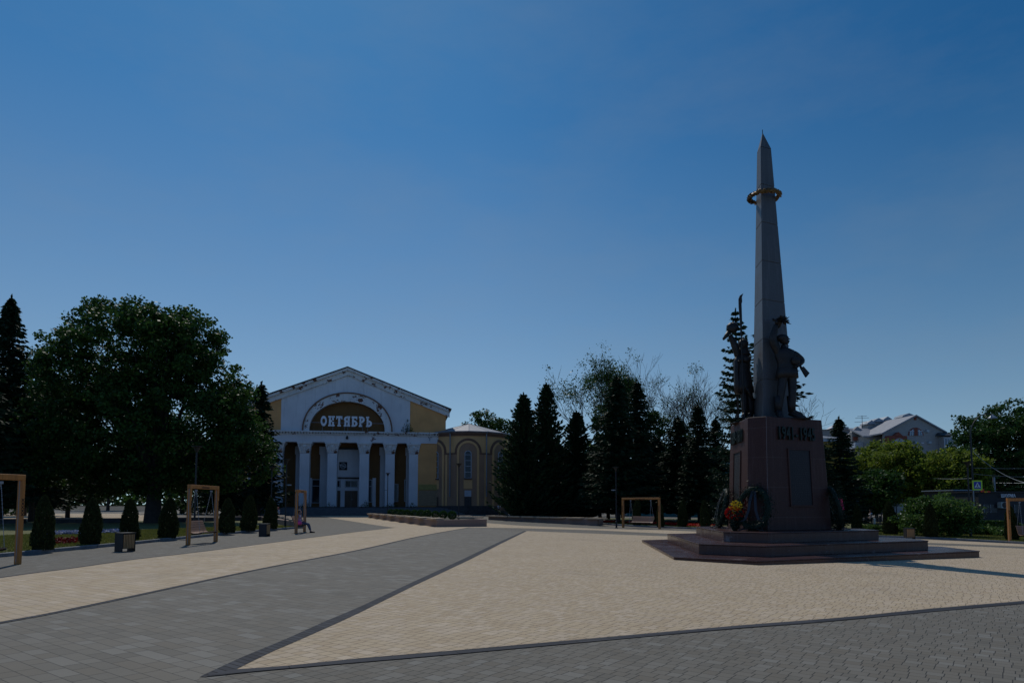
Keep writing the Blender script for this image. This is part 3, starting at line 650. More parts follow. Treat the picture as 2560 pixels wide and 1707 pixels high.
# columns
cols = [(430, 40), (677, 39), (962.5, 37.5), (1192.5, 36), (1403, 38)]
cpos = [(U(a), U(a+b)-U(a)) for a, b in cols]; cpos = [(-cpos[-1][0], cpos[0][1])]+cpos
first = None
for i, (u, hw) in enumerate(cpos):
    hw = .68
    if first is None:
        c = MB().box(-hw, hw, .0, 2*hw, 0, zc1-zf-1.62).build('column', M['white'], hall, bevel=.03)
        cp = MB(); Z_ = zc1-zf
        q = lambda w_, z: [(-w_, .0+hw-w_, z), (w_, hw-w_, z), (w_, hw+w_, z), (-w_, hw+w_, z)]
        cp.frustum(q(hw+.05, Z_-1.60), q(hw+.05, Z_-1.50)); cp.frustum(q(hw+.01, Z_-1.499), q(hw+.12, Z_-.6)); cp.frustum(q(hw+.12, Z_-.599), q(hw+.32, Z_-.25)); cp.frustum(q(hw+.38, Z_-.249), q(hw+.38, Z_-.002))
        for sx in (-1, 1):       # corner leaves and a boss on each face
            cp.tube([(sx*(hw-.05), -.02, Z_-1.4), (sx*(hw+.05), -.14, Z_-.9), (sx*(hw+.18), -.3, Z_-.42), (sx*(hw+.08), -.32, Z_-.32)], [.12, .14, .12, .06], 6)
        for q_ in (-.55, 0, .55): cp.tube([(q_, -.0, Z_-1.42), (q_, -.1, Z_-1.0), (q_, -.17, Z_-.75)], [.13, .15, .05], 6)
        cp.ball((0, -.16, Z_-.62), .28, 10, 6, (1, .5, 1))
        cp.build('capital', M['cornice'], c); first = c; cc = c
    else: cc = copy_tree(first, hall)
    cc.location = (u, 0, zf)
# podium, steps, weeds
MB().box(-uR+.1, uR-.1, -.9, D+.3, zb-.5, zf-.001).build('podium', M['stone_dark'], hall)
st = MB(); ns = 8
for k in range(ns):
    zt = zf-.12-(zf-.12)*k/ns; st.box(-uR+1.5-k*.02, uR+.2+k*.35, -1.3-k*.38, -.901-.0005*k, -.6, zt)
st.build('entrance_steps', M['steps'], hall)
MB().tube([(U(1655), -.1, zf), (U(1655), -.1, ze0)], .09, 8).build('downpipe', M['steel'], hall)
def weed(name, loc, hgt, n, parent, mat='bush', spread=.35):
    C = []; 
    for _ in range(n):
        a = random.uniform(0, 2*PI); q = random.random(); C.append((loc[0]+math.cos(a)*spread*q*1.3, loc[1]+math.sin(a)*spread*q*.5, loc[2]+hgt*random.random()*(1.1-q)))
    V, Fq = leaf_quads(C, .22, .3, .4); return link(name, fast_mesh(name, V, Fq), M[mat], parent)
weed('sapling', (U(1345), -.35, ze1), 2.1, 260, hall, 'maple', .75)
for x, hg in ((440, .5), (662, .55), (985, .6), (1195, .45), (1230, .4), (1390, .5), (1000, .9), (460, .8), (380, .4)):
    weed('weed', (U(x), -.5, zf), hg*1.3, 60, hall, 'maple', .8)
# camera / floodlight on the frieze
fl = MB(); fl.ball((U(808), -.35, Zc(695)), .2, 8, 6, (1, 1, 1)); fl.box(U(808)-.1, U(808)+.1, -.35, -.121, Zc(688), Zc(676)); fl.build('security_camera', M['black'], hall)
mcl = MB(); mcl.tube([(U(1530), -.2, Zc(672)), (U(1545), -.4, Zc(690)), (U(1543), -.4, Zc(710))], .06, 6); mcl.build('spout', M['steel'], hall)

# ================================================================ ROUND WING
RT = 6.05
tc = on(1171.5, 106.2); tc.z = .25
wing = empty('round_wing', tc, math.atan2(-tc.x, tc.y)+0)      # local -y looks at the camera
wing.rotation_euler = (0, 0, -math.atan2(tc.x, tc.y)); tag(wing, 'ochre and brown round wing with blind arches and low metal roof beside the hall', 'building')
YF = tc.y-RT
def ZT(y): return ztop((tc.x, YF), 900+y/3.5636)-tc.z
def bend(mb, r0=RT):              # (s, d, z): s arc length, d outward
    mb.v = [((r0+d)*math.sin(s/RT), -(r0+d)*math.cos(s/RT), z) for s, d, z in mb.v]; return mb
def cyl(s0, s1, z0, z1, d0, d1, step=.35):
    mb = MB(); n = max(1, int((s1-s0)/step))
    for k in range(n):
        a = s0+(s1-s0)*k/n; b = s0+(s1-s0)*(k+1)/n; mb.v += []; mb.add([(a, d1, z0), (b, d1, z0), (b, d1, z1), (a, d1, z1), (a, d0, z0), (b, d0, z0), (b, d0, z1), (a, d0, z1)], [(0, 1, 2, 3), (3, 2, 6, 7), (1, 0, 4, 5)]+([(0, 3, 7, 4)] if k == 0 else [])+([(2, 1, 5, 6)] if k == n-1 else []))
    return mb
full = PI*RT*.98
zt0, zt1 = -.6, ZT(640)
zpl = ZT(1297); zmid = ZT(835)
bend(cyl(-full, full, zmid, zt1, -.3, 0)).build('upper_wall', M['tower'], wing)
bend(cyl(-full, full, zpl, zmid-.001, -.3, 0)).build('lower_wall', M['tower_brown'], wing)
bend(cyl(-full, full, zt0, zpl-.001, -.3, .14)).build('plinth', M['stone_dark'], wing)
cm = bend(cyl(-full, full, zt1-.55, zt1-.25, 0, .12)); cm2 = bend(cyl(-full, full, zt1-.249, zt1, 0, .34)); cm.add(cm2.v, cm2.f); cm.build('eaves_cornice', M['band'], wing)
rf = MB(); ra = ztop((tc.x, tc.y), 900+567/3.5636)-tc.z; nn_ = 14
v = [(0, 0, ra)]+[((RT+.5)*math.sin(2*PI*k/nn_), -(RT+.5)*math.cos(2*PI*k/nn_), zt1+.02) for k in range(nn_)]+[((RT+.5)*math.sin(2*PI*k/nn_), -(RT+.5)*math.cos(2*PI*k/nn_), zt1+.14) for k in range(nn_)]
rf.add(v, [(0, nn_+1+k, nn_+1+(k+1) % nn_) for k in range(nn_)]+[(1+k, 1+(k+1) % nn_, nn_+1+(k+1) % nn_, nn_+1+k) for k in range(nn_)])
for k in range(nn_): rf.tube([v[0], v[nn_+1+k]], .04, 4)
rf.build('metal_roof', M['roof'], wing)
bd_ = bend(cyl(-full, full, zmid-.05, zmid+.18, 0, .07)); bd_.build('string_course', M['band'], wing)
def cyl_ring(s, ro, ri, zc, z0, d0, d1, n=18, kz=1.0):
    """arched band on the wall: two legs from z0 and a half ring of centre height zc"""
    o_ = [(s+ro, z0), (s+ro, zc)]+[(s+ro*math.cos(PI*k/n), zc+ro*kz*math.sin(PI*k/n)) for k in range(1, n)]+[(s-ro, zc), (s-ro, z0)]
    i_ = [(s+ri, z0), (s+ri, zc)]+[(s+ri*math.cos(PI*k/n), zc+ri*kz*math.sin(PI*k/n)) for k in range(1, n)]+[(s-ri, zc), (s-ri, z0)]
    m = len(o_); V = [(x, d1, z) for x, z in o_]+[(x, d1, z) for x, z in i_]+[(x, d0, z) for x, z in o_]+[(x, d0, z) for x, z in i_]; f = []
    for k in range(m-1): f += [(k, k+1, m+k+1, m+k), (2*m+k, 2*m+k+1, k+1, k), (m+k, m+k+1, 3*m+k+1, 3*m+k)]
    return MB().add(V, f)
def fan(s, r_, zc, z0, d, n=18):
    V = [(s+r_*math.cos(PI*k/n), d, zc+r_*math.sin(PI*k/n)) for k in range(n+1)]; mb = MB(); mb.add([(s, d, zc)]+V, [(0, k, k+1) for k in range(1, n+1)])
    m = 6
    for k in range(m): a = s-r_+2*r_*k/m; b = a+2*r_/m; mb.add([(a, d, z0), (b, d, z0), (b, d, zc), (a, d, zc)], [(0, 1, 2, 3)])
    return mb
zca = ZT(815)
for i, sdeg in enumerate((-1.0, 50, 101, -52)):
    s = R(sdeg)*RT
    bend(cyl_ring(s, 1.98, 1.64, zca, zmid+.181 if False else zmid+.19, 0, .10)).build('outer_arch_band', M['band'], wing)
    bend(cyl_ring(s, 1.62, 1.30, zca, zpl, 0, .16)).build('inner_arch_band', M['tower'], wing)
    bend(fan(s, 1.30, zca, zpl, .075)).build('arch_recess', M['tower_brown'], wing)
    zw1 = ZT(835); zw0 = ZT(1050)
    wn = bend(fan(s, .42, zw1, zw0, .10)).build('window', M['glass'], wing)
    fr = bend(cyl_ring(s, .50, .40, zw1, zw0, .08, .2))
    for k in range(5): b_ = bend(cyl(s-.4, s+.4, zw0+(zw1-zw0)*k/4.2, zw0+(zw1-zw0)*k/4.2+.07, .1, .17)); fr.add(b_.v, b_.f)
    fr.build('window_frame', M['frame'], wn)
    bend(cyl(s-.55, s+.55, zw0-.16, zw0-.01, .07, .26)).build('sill', M['stone_dark'], wn)
    bend(cyl(s-.62, s+.62, ZT(1145), ZT(1066), .07, .13)).build('ochre_panel', M['tower'], wing)
    d_ = bend(cyl(s-.5, s+.5, ZT(1335), ZT(1217), .07, .15)); d_.build('cellar_door', M['door'] if i else M['stone_dark'], wing)
    if i == 0: bend(cyl(s-.48, s+.48, ZT(1214), ZT(1160), .07, .14)).build('white_board', M['frame'], wing)
for sdeg in (24.5, 75, -26):
    s = R(sdeg)*RT
    mb = MB().tube([((RT+.25)*math.sin(s/RT), -(RT+.25)*math.cos(s/RT), z) for z in (ZT(1215), zt1-.3)]+[((RT+.5)*math.sin(s/RT), -(RT+.5)*math.cos(s/RT), zt1)], .09, 8); mb.build('downpipe', M['steel'], wing)
for sdeg in (-40, -33, 24, 76):
    s = R(sdeg)*RT; bend(cyl(s-.16, s+.16, zpl, zmid-.06, 0, .06)).build('thin_pilaster', M['tower'], wing)

# ================================================================ MONUMENT
C3 = Vector((12.564, 33.021, 0)); TH = R(234.7)
def hexa(Rr, c, z):
    A = [Vector((C3.x+Rr*math.cos(TH+k*2*PI/3), C3.y+Rr*math.sin(TH+k*2*PI/3), 0)) for k in range(3)]
    out = []
    for k in range(3):
        a, nx, pv = A[k], A[(k+1) % 3], A[(k+2) % 3]
        out += [a+(pv-a).normalized()*c, a+(nx-a).normalized()*c]
    return [Vector((p.x, p.y, z))-C3 for p in out]      # FL FR | RF RB | BR BL
KM = .85; MON_LOC = Vector((C3.x*KM, C3.y*KM, EYE*(1-KM)))
def in_mon(o): o.location = MON_LOC; o.scale = (KM, KM, KM); return o
mon = in_mon(empty('war_monument')); tag(mon, 'triangular red granite monument with tall grey obelisk and dated faces', 'monument')
lv = [(11.265, 3.232, -.382, -1.1), (8.764, 2.679, .054, -.381), (6.118, 1.878, .499, .055)]
for i, (r_, c_, zt, z0) in enumerate(lv):
    s = MB().frustum(hexa(r_-.03, c_, z0), hexa(r_-.03, c_, zt-.05)); s.frustum(hexa(r_, c_, zt-.05), hexa(r_, c_, zt))
    s.build('step_tier', M['granite_step'], mon, bevel=.012)
zP0, zP1 = .5, 5.686
hp0 = hexa(3.347, .905, zP0); hp1 = hexa(2.98, .822, zP1)
m_, nt_, b_ = newmat('pedestal_granite')
tc_ = N(nt_, 'ShaderNodeTexCoord'); n1 = noise(nt_, 45, 3, .8, tc_.outputs['Object']); n2 = noise(nt_, .9, 5, .7, tc_.outputs['Object'])
mp_ = N(nt_, 'ShaderNodeMapping'); mp_.inputs['Scale'].default_value = (4, 4, .2); nt_.links.new(tc_.outputs['Object'], mp_.inputs[0]); st_ = noise(nt_, 1.6, 5, .8, mp_.outputs[0])
c0 = ramp(nt_, n1, [(.35, (.034, .013, .010)), (.5, (.060, .024, .018)), (.68, (.12, .055, .044))])
c0 = mixc(nt_, math_(nt_, 'MULTIPLY', ramp(nt_, st_, [(.5, (0, 0, 0)), (.72, (1, 1, 1))]), .16), c0, (.30, .22, .21))
c0 = mixc(nt_, math_(nt_, 'MULTIPLY', n2, .45), c0, (.03, .016, .013))
s_ = N(nt_, 'ShaderNodeSeparateXYZ'); nt_.links.new(tc_.outputs['Object'], s_.inputs[0])
jz = math_(nt_, 'ABSOLUTE', math_(nt_, 'SUBTRACT', math_(nt_, 'FRACT', math_(nt_, 'DIVIDE', math_(nt_, 'SUBTRACT', s_.outputs[2], .42), 1.36)), .5))
jn = math_(nt_, 'LESS_THAN', jz, .004)
nt_.links.new(mixc(nt_, math_(nt_, 'MULTIPLY', jn, .4), c0, (.2, .17, .16)), b_.inputs[0]); b_.inputs['Roughness'].default_value = .5; b_.inputs['Specular IOR Level'].default_value = .25
M['pedestal'] = m_
ped = MB().frustum(hp0, hp1).build('pedestal', M['pedestal'], mon, bevel=.02)
def face_frame(i, j, t, zf_):      # point at fraction t along face i->j at height zf_, with face axes
    def P(k, z): a = hp0[k].lerp(hp1[k], (z-zP0)/(zP1-zP0)); return Vector((a.x, a.y, z))
    o = P(i, zf_).lerp(P(j, zf_), t); r = (P(j, zf_)-P(i, zf_)).normalized(); up = (P(i, zP1)+P(j, zP1)-P(i, zP0)-P(j, zP0)).normalized(); return o, r, up
# vertical joint lines (bright mortar) on the faces
jm = MB()
for i in (1,): jm.tube([hp0[1]+Vector((0, 0, .1)), hp1[1]], .010, 4)
jm.build('corner_joint', simple('mortar', (.2, .17, .17), .8), ped)
def on_face(i, j, t, z, mb_or_me, name, mat, out=0, parent=mon, is_text=False):
    o, r, up = face_frame(i, j, t, z); mt = face_mat(o, r, up); outn = r.cross(up)
    mt = Matrix.Translation(outn*out) @ mt
    if is_text:
        me = mb_or_me; me.transform(mt @ STAND); return link(name, me, M[mat], parent)
    mb_or_me.xf(mt); return mb_or_me.build(name, M[mat], parent)
# faces: left lit face is BL(5)->FL(0); right face is FR(1)->RF(2); rear RB(3)->BR(4)
for (i, j, txt, tx, pc, pw) in ((5, 0, '1609-1611', .46, .46, 1.4), (1, 2, '1941-1945', .50, .54, 1.4), (3, 4, '1812', .5, .5, 1.4)):
    dts = [ch for ch in txt]; wtot = 2.35 if len(txt) > 5 else 1.2; n = len(dts)
    L = (hp1[j]-hp1[i]).length
    for k, ch in enumerate(dts):
        me = text_mesh(ch, .84, .04, 'numeral', .012)
        me.transform(Matrix.Diagonal((.60, 1, 1, 1)))
        on_face(i, j, tx+(k-(n-1)/2)*.262/L, 4.92, me, 'numeral', 'green_bronze', .06, is_text=True)
    pl = MB(); pz0, pz1 = 1.65, 4.2; hh = (pz1-pz0)/2
    fr = MB(); wv = pw/2*1.0
    # recessed-looking frame of four mitred bars and a dark plate
    for sx in (-1, 1): fr.box(sx*wv-.035, sx*wv+.035, -.05, .02, -hh, hh)
    fr.box(-wv-.035, wv+.035, -.052, .02, hh, hh+.06); fr.box(-wv-.06, wv+.06, -.09, .02, -hh-.07, -hh)
    on_face(i, j, pc, (pz0+pz1)/2, fr, 'plaque_frame', 'pedestal', 0)
    pq = on_face(i, j, pc, (pz0+pz1)/2, MB().box(-wv+.036, wv-.036, -.012, .01, -hh, hh), 'inscription_plaque', 'plaque', 0)
    tx_ = MB(); nl = 22
    for q in range(nl):
        z = hh*.86-q*(2*hh*.9/nl); x = -wv*random.uniform(.5, .8)
        while x < wv*.62:
            wl = random.uniform(.05, .14); tx_.box(x, min(x+wl, wv*.8), -.020, -.0125, z-.022, z+.022); x += wl+.03
    on_face(i, j, pc, (pz0+pz1)/2, tx_, 'plaque_lettering', 'plaque_text', 0, parent=pq)
# obelisk: three-sided, with a sharp three-sided point
def tri3(r_, z): return [Vector((r_*math.cos(TH+k*2*PI/3), r_*math.sin(TH+k*2*PI/3), z)) for k in range(3)]
zS, zA = 19.376, 20.247
def rO(z): return 1.175+(.404-1.175)*(z-zP1)/(zS-zP1)
nb = 7; zl = [zP1+(zS-zP1)*k/nb for k in range(nb+1)]
ob = MB()
for k in range(nb): ob.frustum(tri3(rO(zl[k])-.0, zl[k]+.012), tri3(rO(zl[k+1]), zl[k+1]))
for k in range(1, nb): ob.frustum(tri3(rO(zl[k])-.03, zl[k]-.01), tri3(rO(zl[k])-.03, zl[k]+.02))
obk = ob.build('obelisk', M['obelisk'], mon, bevel=.015)
MB().frustum(tri3(.404, zS+.012), tri3(.01, zA)).build('obelisk_point', M['obelisk'], obk)
MB().tube([(0, 0, zA-.1), (0, 0, zA+.16)], .018, 6).build('lightning_rod', M['black'], obk)
# laurel ring
zw = 16.95; rw = .70; wr = MB(); core = []
for k in range(40): a = 2*PI*k/40; core.append((rw*math.cos(a), rw*math.sin(a), zw))
wr.tube(core+[core[0]], .075, 6, False)
for k in range(360):
    a = 2*PI*k/360+random.uniform(-.01, .01); ph = random.uniform(0, 2*PI); d = Vector((math.cos(a)*math.cos(ph), math.sin(a)*math.cos(ph), math.sin(ph)))
    c_ = Vector((rw*math.cos(a), rw*math.sin(a), zw)); t_ = Vector((-math.sin(a), math.cos(a), 0)); p = c_+d*.06; q = p+d*.075+t_*.13; sd = d.cross(t_)*.045
    wr.add([p, p.lerp(q, .5)+sd, q, p.lerp(q, .5)-sd, p.lerp(q, .5)+d*.03], [(0, 1, 4), (1, 2, 4), (2, 3, 4), (3, 0, 4), (0, 3, 2, 1)])
wr.build('laurel_ring', M['gilt'], mon)

# ================================================================ FIGURES
def skinned(verts, rads, edges, levels=1):
    """a continuous surface grown round a skeleton"""
    me = bpy.data.meshes.new('skel'); me.from_pydata([tuple(v) for v in verts], edges, []); o = bpy.data.objects.new('skel', me); COL.objects.link(o)
    m = o.modifiers.new('s', 'SKIN'); m.branch_smoothing = .4
    for i, r_ in enumerate(rads):
        me.skin_vertices[0].data[i].radius = (r_, r_) if not isinstance(r_, tuple) else r_
        me.skin_vertices[0].data[i].use_root = (i == 0)
    q = o.modifiers.new('d', 'SUBSURF'); q.levels = levels; q.render_levels = levels
    dg = bpy.context.evaluated_depsgraph_get(); out = bpy.data.meshes.new_from_object(o.evaluated_get(dg))
    v = [tuple(x.co) for x in out.vertices]; f = [tuple(p.vertices) for p in out.polygons]
    bpy.data.objects.remove(o); bpy.data.meshes.remove(me); bpy.data.meshes.remove(out); return v, f
EDG = [('pel', 'bel'), ('bel', 'che'), ('che', 'nek'), ('nek', 'hed'), ('che', 'shL'), ('shL', 'elL'), ('elL', 'wrL'), ('che', 'shR'), ('shR', 'elR'), ('elR', 'wrR'), ('pel', 'hiL'), ('hiL', 'knL'), ('knL', 'anL'), ('anL', 'toL'), ('pel', 'hiR'), ('hiR', 'knR'), ('knR', 'anR'), ('anR', 'toR')]
RAD = dict(pel=.125, bel=.115, che=.135, nek=.052, hed=.05, shL=.07, elL=.045, wrL=.03, shR=.07, elR=.045, wrR=.03, hiL=.095, knL=.062, anL=.042, toL=.035, hiR=.095, knR=.062, anR=.042, toR=.035)
def hand(mb, w_, d, s, nrm=None, curl=.5):
    """palm, four unequal fingers and a thumb at wrist w_ along d"""
    d = Vector(d).normalized(); nrm = Vector(nrm) if nrm else d.orthogonal(); sd = d.cross(nrm).normalized(); nrm = sd.cross(d).normalized()
    w_ = Vector(w_); mb.tube([w_, w_+d*.04*s, w_+d*.085*s], [.028*s, .042*s, .036*s], 8)
    for k, (off, ln) in enumerate(((-.03, .062), (-.010, .075), (.010, .070), (.028, .055))):
        b = w_+d*.08*s+sd*off*s; k1 = b+(d*(1-curl*.4)+nrm*curl*.5).normalized()*ln*.5*s; k2 = k1+(d*(1-curl*1.2)+nrm*curl*1.3).normalized()*ln*.5*s
        mb.tube([b, k1, k2], [.0095*s, .0088*s, .007*s], 6)
    b = w_+d*.03*s-sd*.035*s; k1 = b+(d*.6-sd*.7+nrm*.3).normalized()*.035*s; k2 = k1+(d*.8-sd*.1+nrm*.5).normalized()*.03*s; mb.tube([b, k1, k2], [.012*s, .011*s, .008*s], 6)
def head(mb, c, s, face):
    """skull, jaw, nose, ears, brow and lips; face = the way it looks"""
    f = Vector(face).normalized(); up = Vector((0, 0, 1)); sd = f.cross(up).normalized(); u = sd.cross(f); c = Vector(c)
    m = Matrix((sd, f, u)).transposed().to_4x4(); t = MB()
    t.ball((0, 0, .02), .1, 16, 12, (.78, .95, 1.12)); t.ball((0, .035, -.055), .062, 12, 8, (.85, .85, .9))
    t.add([(-.014, .088, -.022), (.014, .088, -.022), (0, .125, -.026), (0, .088, .028)], [(0, 2, 3), (1, 3, 2), (0, 1, 2)])
    for sx in (-1, 1):
        t.ball((sx*.079, -.005, -.005), .026, 8, 6, (.35, .7, 1.1)); t.ball((sx*.03, .082, .022), .013, 8, 6, (1.1, .6, .6)); t.tube([(sx*.012, .093, .042), (sx*.05, .083, .044)], .006, 5)
    t.tube([(-.022, .089, -.052), (0, .097, -.050), (.022, .089, -.052)], .006, 5); t.tube([(-.018, .087, -.062), (0, .094, -.063), (.018, .087, -.062)], .006, 5)
    t.v = [tuple(m @ (Vector(p)*s)+c) for p in t.v]; mb.add(t.v, t.f)
def figure(J, s, face, rad=None, curlL=.5, curlR=.5):
    keys = list({k: 0 for e in EDG for k in e}); rd = dict(RAD); rd.update(rad or {})
    v, f = skinned([J[k] for k in keys], [rd[k]*s for k in keys], [(keys.index(a), keys.index(b)) for a, b in EDG])
    mb = MB().add(v, f); h_ = Vector(J['hed']); head(mb, h_+Vector(face).normalized()*.02*s+Vector((0, 0, .07*s)), s, face)
    hand(mb, J['wrL'], Vector(J['wrL'])-Vector(J['elL']), s, None, curlL); hand(mb, J['wrR'], Vector(J['wrR'])-Vector(J['elR']), s, None, curlR)
    return mb
def loft(rings, n=18, closed=True):
    """rings of (cx, cy, z, rx, ry[, ripple])"""
    v = []; f = []
    for r_ in rings:
        cx_, cy_, z, rx, ry = r_[:5]; rp = r_[5] if len(r_) > 5 else 0
        for k in range(n): a = 2*PI*k/n; q = 1+rp*math.sin(a*7+z*3); v.append((cx_+rx*q*math.cos(a), cy_+ry*q*math.sin(a), z))
    for i in range(len(rings)-1):
        for k in range(n): f.append((i*n+k, i*n+(k+1) % n, (i+1)*n+(k+1) % n, (i+1)*n+k))
    if closed: f += [tuple(range(n-1, -1, -1)), tuple((len(rings)-1)*n+k for k in range(n))]
    return MB().add(v, f)
def sleeve(mb, pts, rad, n=10): return mb.tube(pts, rad, n)

# ---- statue of the modern soldier (right) : drawn in the monument's own frame, 1 unit = 52 px
def mloc(pt):            # local (monument) position of the footing of a figure
    return pt
def px_local(p): return proj(MON_LOC+Vector(p)*KM)
def foot_at(nx, ny, out, pxt):
    r_ = Vector((-ny, nx, 0)); best = None
    for k in range(-150, 151):
        p = Vector((nx*out, ny*out, zP1))+r_*(k*.01); d = abs(px_local(p)[0]-pxt)
        if best is None or d < best[0]: best = (d, p)
    return best[1]
n2 = (math.cos(TH+PI/3), math.sin(TH+PI/3)); n1_ = (math.cos(TH-PI/3), math.sin(TH-PI/3))
def scale_at(p): a = px_local(p); b = px_local(p+Vector((0, 0, 2))); return (a[1]-b[1])/2, a
fp = foot_at(n2[0], n2[1], 1.0, 1964); ppm, pa = scale_at(fp)
print('FOOT', fp, ppm, pa)
def Sx(x, y, d=0, zoom=5.6, ox=1900, oy=780): return Vector(((ox+x/zoom-pa[0])/ppm, d, (pa[1]-(oy+y/zoom))/ppm))
sol = in_mon(empty('soldier_statue')); sol.location = MON_LOC+fp*KM; sol.scale = (KM*1.1, KM*1.1, KM); tag(sol, 'dark bronze soldier statue on the pedestal raising a bouquet and carrying a rifle', 'statue', 'bronze figures of the monument')
B = 2.15   # figure scale against a 1.75 m person
J = dict(pel=Sx(400, 850), bel=Sx(400, 760), che=Sx(365, 610), nek=Sx(358, 500), hed=Sx(352, 440, -.02), shL=Sx(275, 545, -.02), elL=Sx(208, 385, -.08), wrL=Sx(262, 170, -.1),
         shR=Sx(478, 575, -.02), elR=Sx(598, 690, .05), wrR=Sx(520, 748, -.22), hiL=Sx(340, 900), knL=Sx(300, 1150, -.06), anL=Sx(270, 1400), toL=Sx(262, 1442, -.34), hiR=Sx(458, 900), knR=Sx(448, 1160, -.05), anR=Sx(442, 1395, .02), toR=Sx(560, 1455, -.2))
body = figure(J, B, (.75, -.55, .22), dict(che=.17, bel=.15, pel=.15, hiL=.11, hiR=.11, knL=.085, knR=.085, anL=.07, anR=.07, elL=.092, elR=.085, wrL=.055, wrR=.045, shL=.10, shR=.10, toL=.05, toR=.05))
bo = body.build('body', M['bronze'], sol, smooth=True)
def S3(x, y): p = Sx(x, y); return p.x, p.z
tn = []
for y_, xc, hw_, dp in ((505, 362, 55, .2), (540, 372, 118, .27), (600, 372, 128, .30), (700, 388, 118, .28), (765, 398, 118, .27), (790, 398, 128, .29), (850, 396, 136, .32), (925, 392, 142, .34)):
    x_, z_ = S3(xc, y_); tn.append((x_, 0, z_, hw_/5.6/ppm, dp*1.0, .02 if y_ > 780 else .008))
loft(tn[::-1], 28).build('tunic', M['bronze'], sol, smooth=True)
bl = []
for y_ in (768, 788): x_, z_ = S3(398, y_); bl.append((x_, 0, z_, 124/5.6/ppm, .30))
loft(bl[::-1], 24).build('belt', M['bronze'], sol)
cap = MB(); c_ = Sx(345, 362); cap.ball(c_, .235, 16, 10, (1.12, 1.0, .80)); cap.build('garrison_cap', M['bronze'], sol, smooth=True)
bt = MB()
for a, t_ in ((J['anL'], J['toL']), (J['anR'], J['toR'])):
    a = Vector(a); t_ = Vector(t_); bt.tube([a+Vector((0, 0, .75)), a+Vector((0, 0, .35)), a+Vector((0, 0, .0))], [.20, .17, .155], 12); bt.tube([a+(a-t_)*.25+Vector((0, 0, -.10)), a.lerp(t_, .5)+Vector((0, 0, -.10)), t_+Vector((0, 0, -.10)), t_+(t_-a)*.3+Vector((0, 0, -.13))], [.11, .13, .115, .05], 10)
bt.build('boots', M['bronze'], sol, smooth=True)
rfm = MB(); a, b = Sx(420, 490, .16), Sx(560, 800, -.18); rfm.tube([a, b], [.03, .05], 8); rfm.frustum([Sx(535, 790, -.25)+Vector((0, 0, 0)), Sx(575, 775, -.25), Sx(575, 775, -.15), Sx(535, 790, -.15)], [Sx(605, 925, -.27), Sx(645, 870, -.27), Sx(645, 870, -.13), Sx(605, 925, -.13)])
rfm.tube([Sx(415, 482, .16), Sx(415, 520, .16)], .02, 6); rfm.ball(Sx(470, 700, -.33), .2, 14, 4, (1, .5, 1)); rfm.build('rifle', M['bronze'], sol)
bq = MB(); c_ = Sx(345, 120, -.12)
for k in range(42):
    a = 2*PI*k/42*2.6; ph = random.uniform(-.9, .9); d = Vector((math.cos(a), math.sin(a)*.6, ph)).normalized(); ln = random.uniform(.22, .36)*(1.35 if k % 3 == 0 else 1); sd = d.cross(Vector((0, 0, 1))).normalized()*.085; up_ = d.cross(sd).normalized()*.05
    bq.add([c_, c_+d*ln*.6+sd, c_+d*ln, c_+d*ln*.6-sd, c_+d*ln*.6+up_], [(0, 1, 4), (1, 2, 4), (2, 3, 4), (3, 0, 4), (0, 3, 2, 1)])
bq.tube([Sx(300, 128, -.1), Sx(255, 120, -.1), Sx(212, 98, -.12)], [.08, .05, .03], 6); bq.tube([Sx(255, 120, -.1), Sx(218, 122, -.1)], [.04, .02], 5); bq.tube([Sx(250, 118, -.1), Sx(225, 88, -.1)], [.03, .02], 5)
bq.build('bouquet', M['bronze'], sol)
MB().box(-1.0, 1.0, -.5, .4, -.001, .03).build('base_plate', M['bronze'], sol)
# ---- statue of the medieval warrior (left)
fp = foot_at(n1_[0], n1_[1], .98, 1866); ppm, pa = scale_at(fp); print('FOOT2', fp, ppm, pa)
def Wx(x, y, d=0): return Sx(x, y, d, 4.9, 1800, 740)
war = in_mon(empty('warrior_statue')); war.location = MON_LOC+fp*KM; tag(war, 'dark bronze medieval warrior statue holding a tall glaive and raising a fist', 'statue', 'bronze figures of the monument')
J = dict(pel=Wx(308, 1010), bel=Wx(300, 920), che=Wx(300, 790), nek=Wx(308, 690), hed=Wx(312, 640), shL=Wx(235, 735, -.1), elL=Wx(185, 590, -.15), wrL=Wx(130, 480, -.2),
         shR=Wx(355, 760, .05), elR=Wx(335, 800, -.35), wrR=Wx(262, 800, -.42), hiL=Wx(270, 1050), knL=Wx(300, 1260, -.1), anL=Wx(310, 1440), toL=Wx(265, 1478, -.22), hiR=Wx(345, 1050), knR=Wx(370, 1260, .05), anR=Wx(390, 1440, .1), toR=Wx(345, 1475, -.15))
body = figure(J, B, (-.55, -.65, .3), dict(che=.16, bel=.14, pel=.15, hiL=.1, hiR=.11, knL=.085, knR=.09, anL=.065, anR=.07, elL=.082, elR=.082, wrL=.055, wrR=.045, shL=.10, shR=.11, toL=.05, toR=.05), .9, .9)
body.build('body', M['bronze'], war, smooth=True)
def W3(x, y): p = Wx(x, y); return p.x, p.z
tn = []
for y_, xc, hw_, dp in ((715, 300, 60, .22), (745, 295, 92, .3), (800, 285, 100, .33), (900, 290, 92, .30), (935, 290, 98, .31), (1000, 295, 105, .34), (1100, 300, 112, .37), (1185, 305, 118, .40)):
    x_, z_ = W3(xc, y_); tn.append((x_, 0, z_, hw_/4.9/ppm, dp, .035 if y_ > 950 else .015))
loft(tn[::-1], 42).build('kaftan', M['bronze'], war, smooth=True)
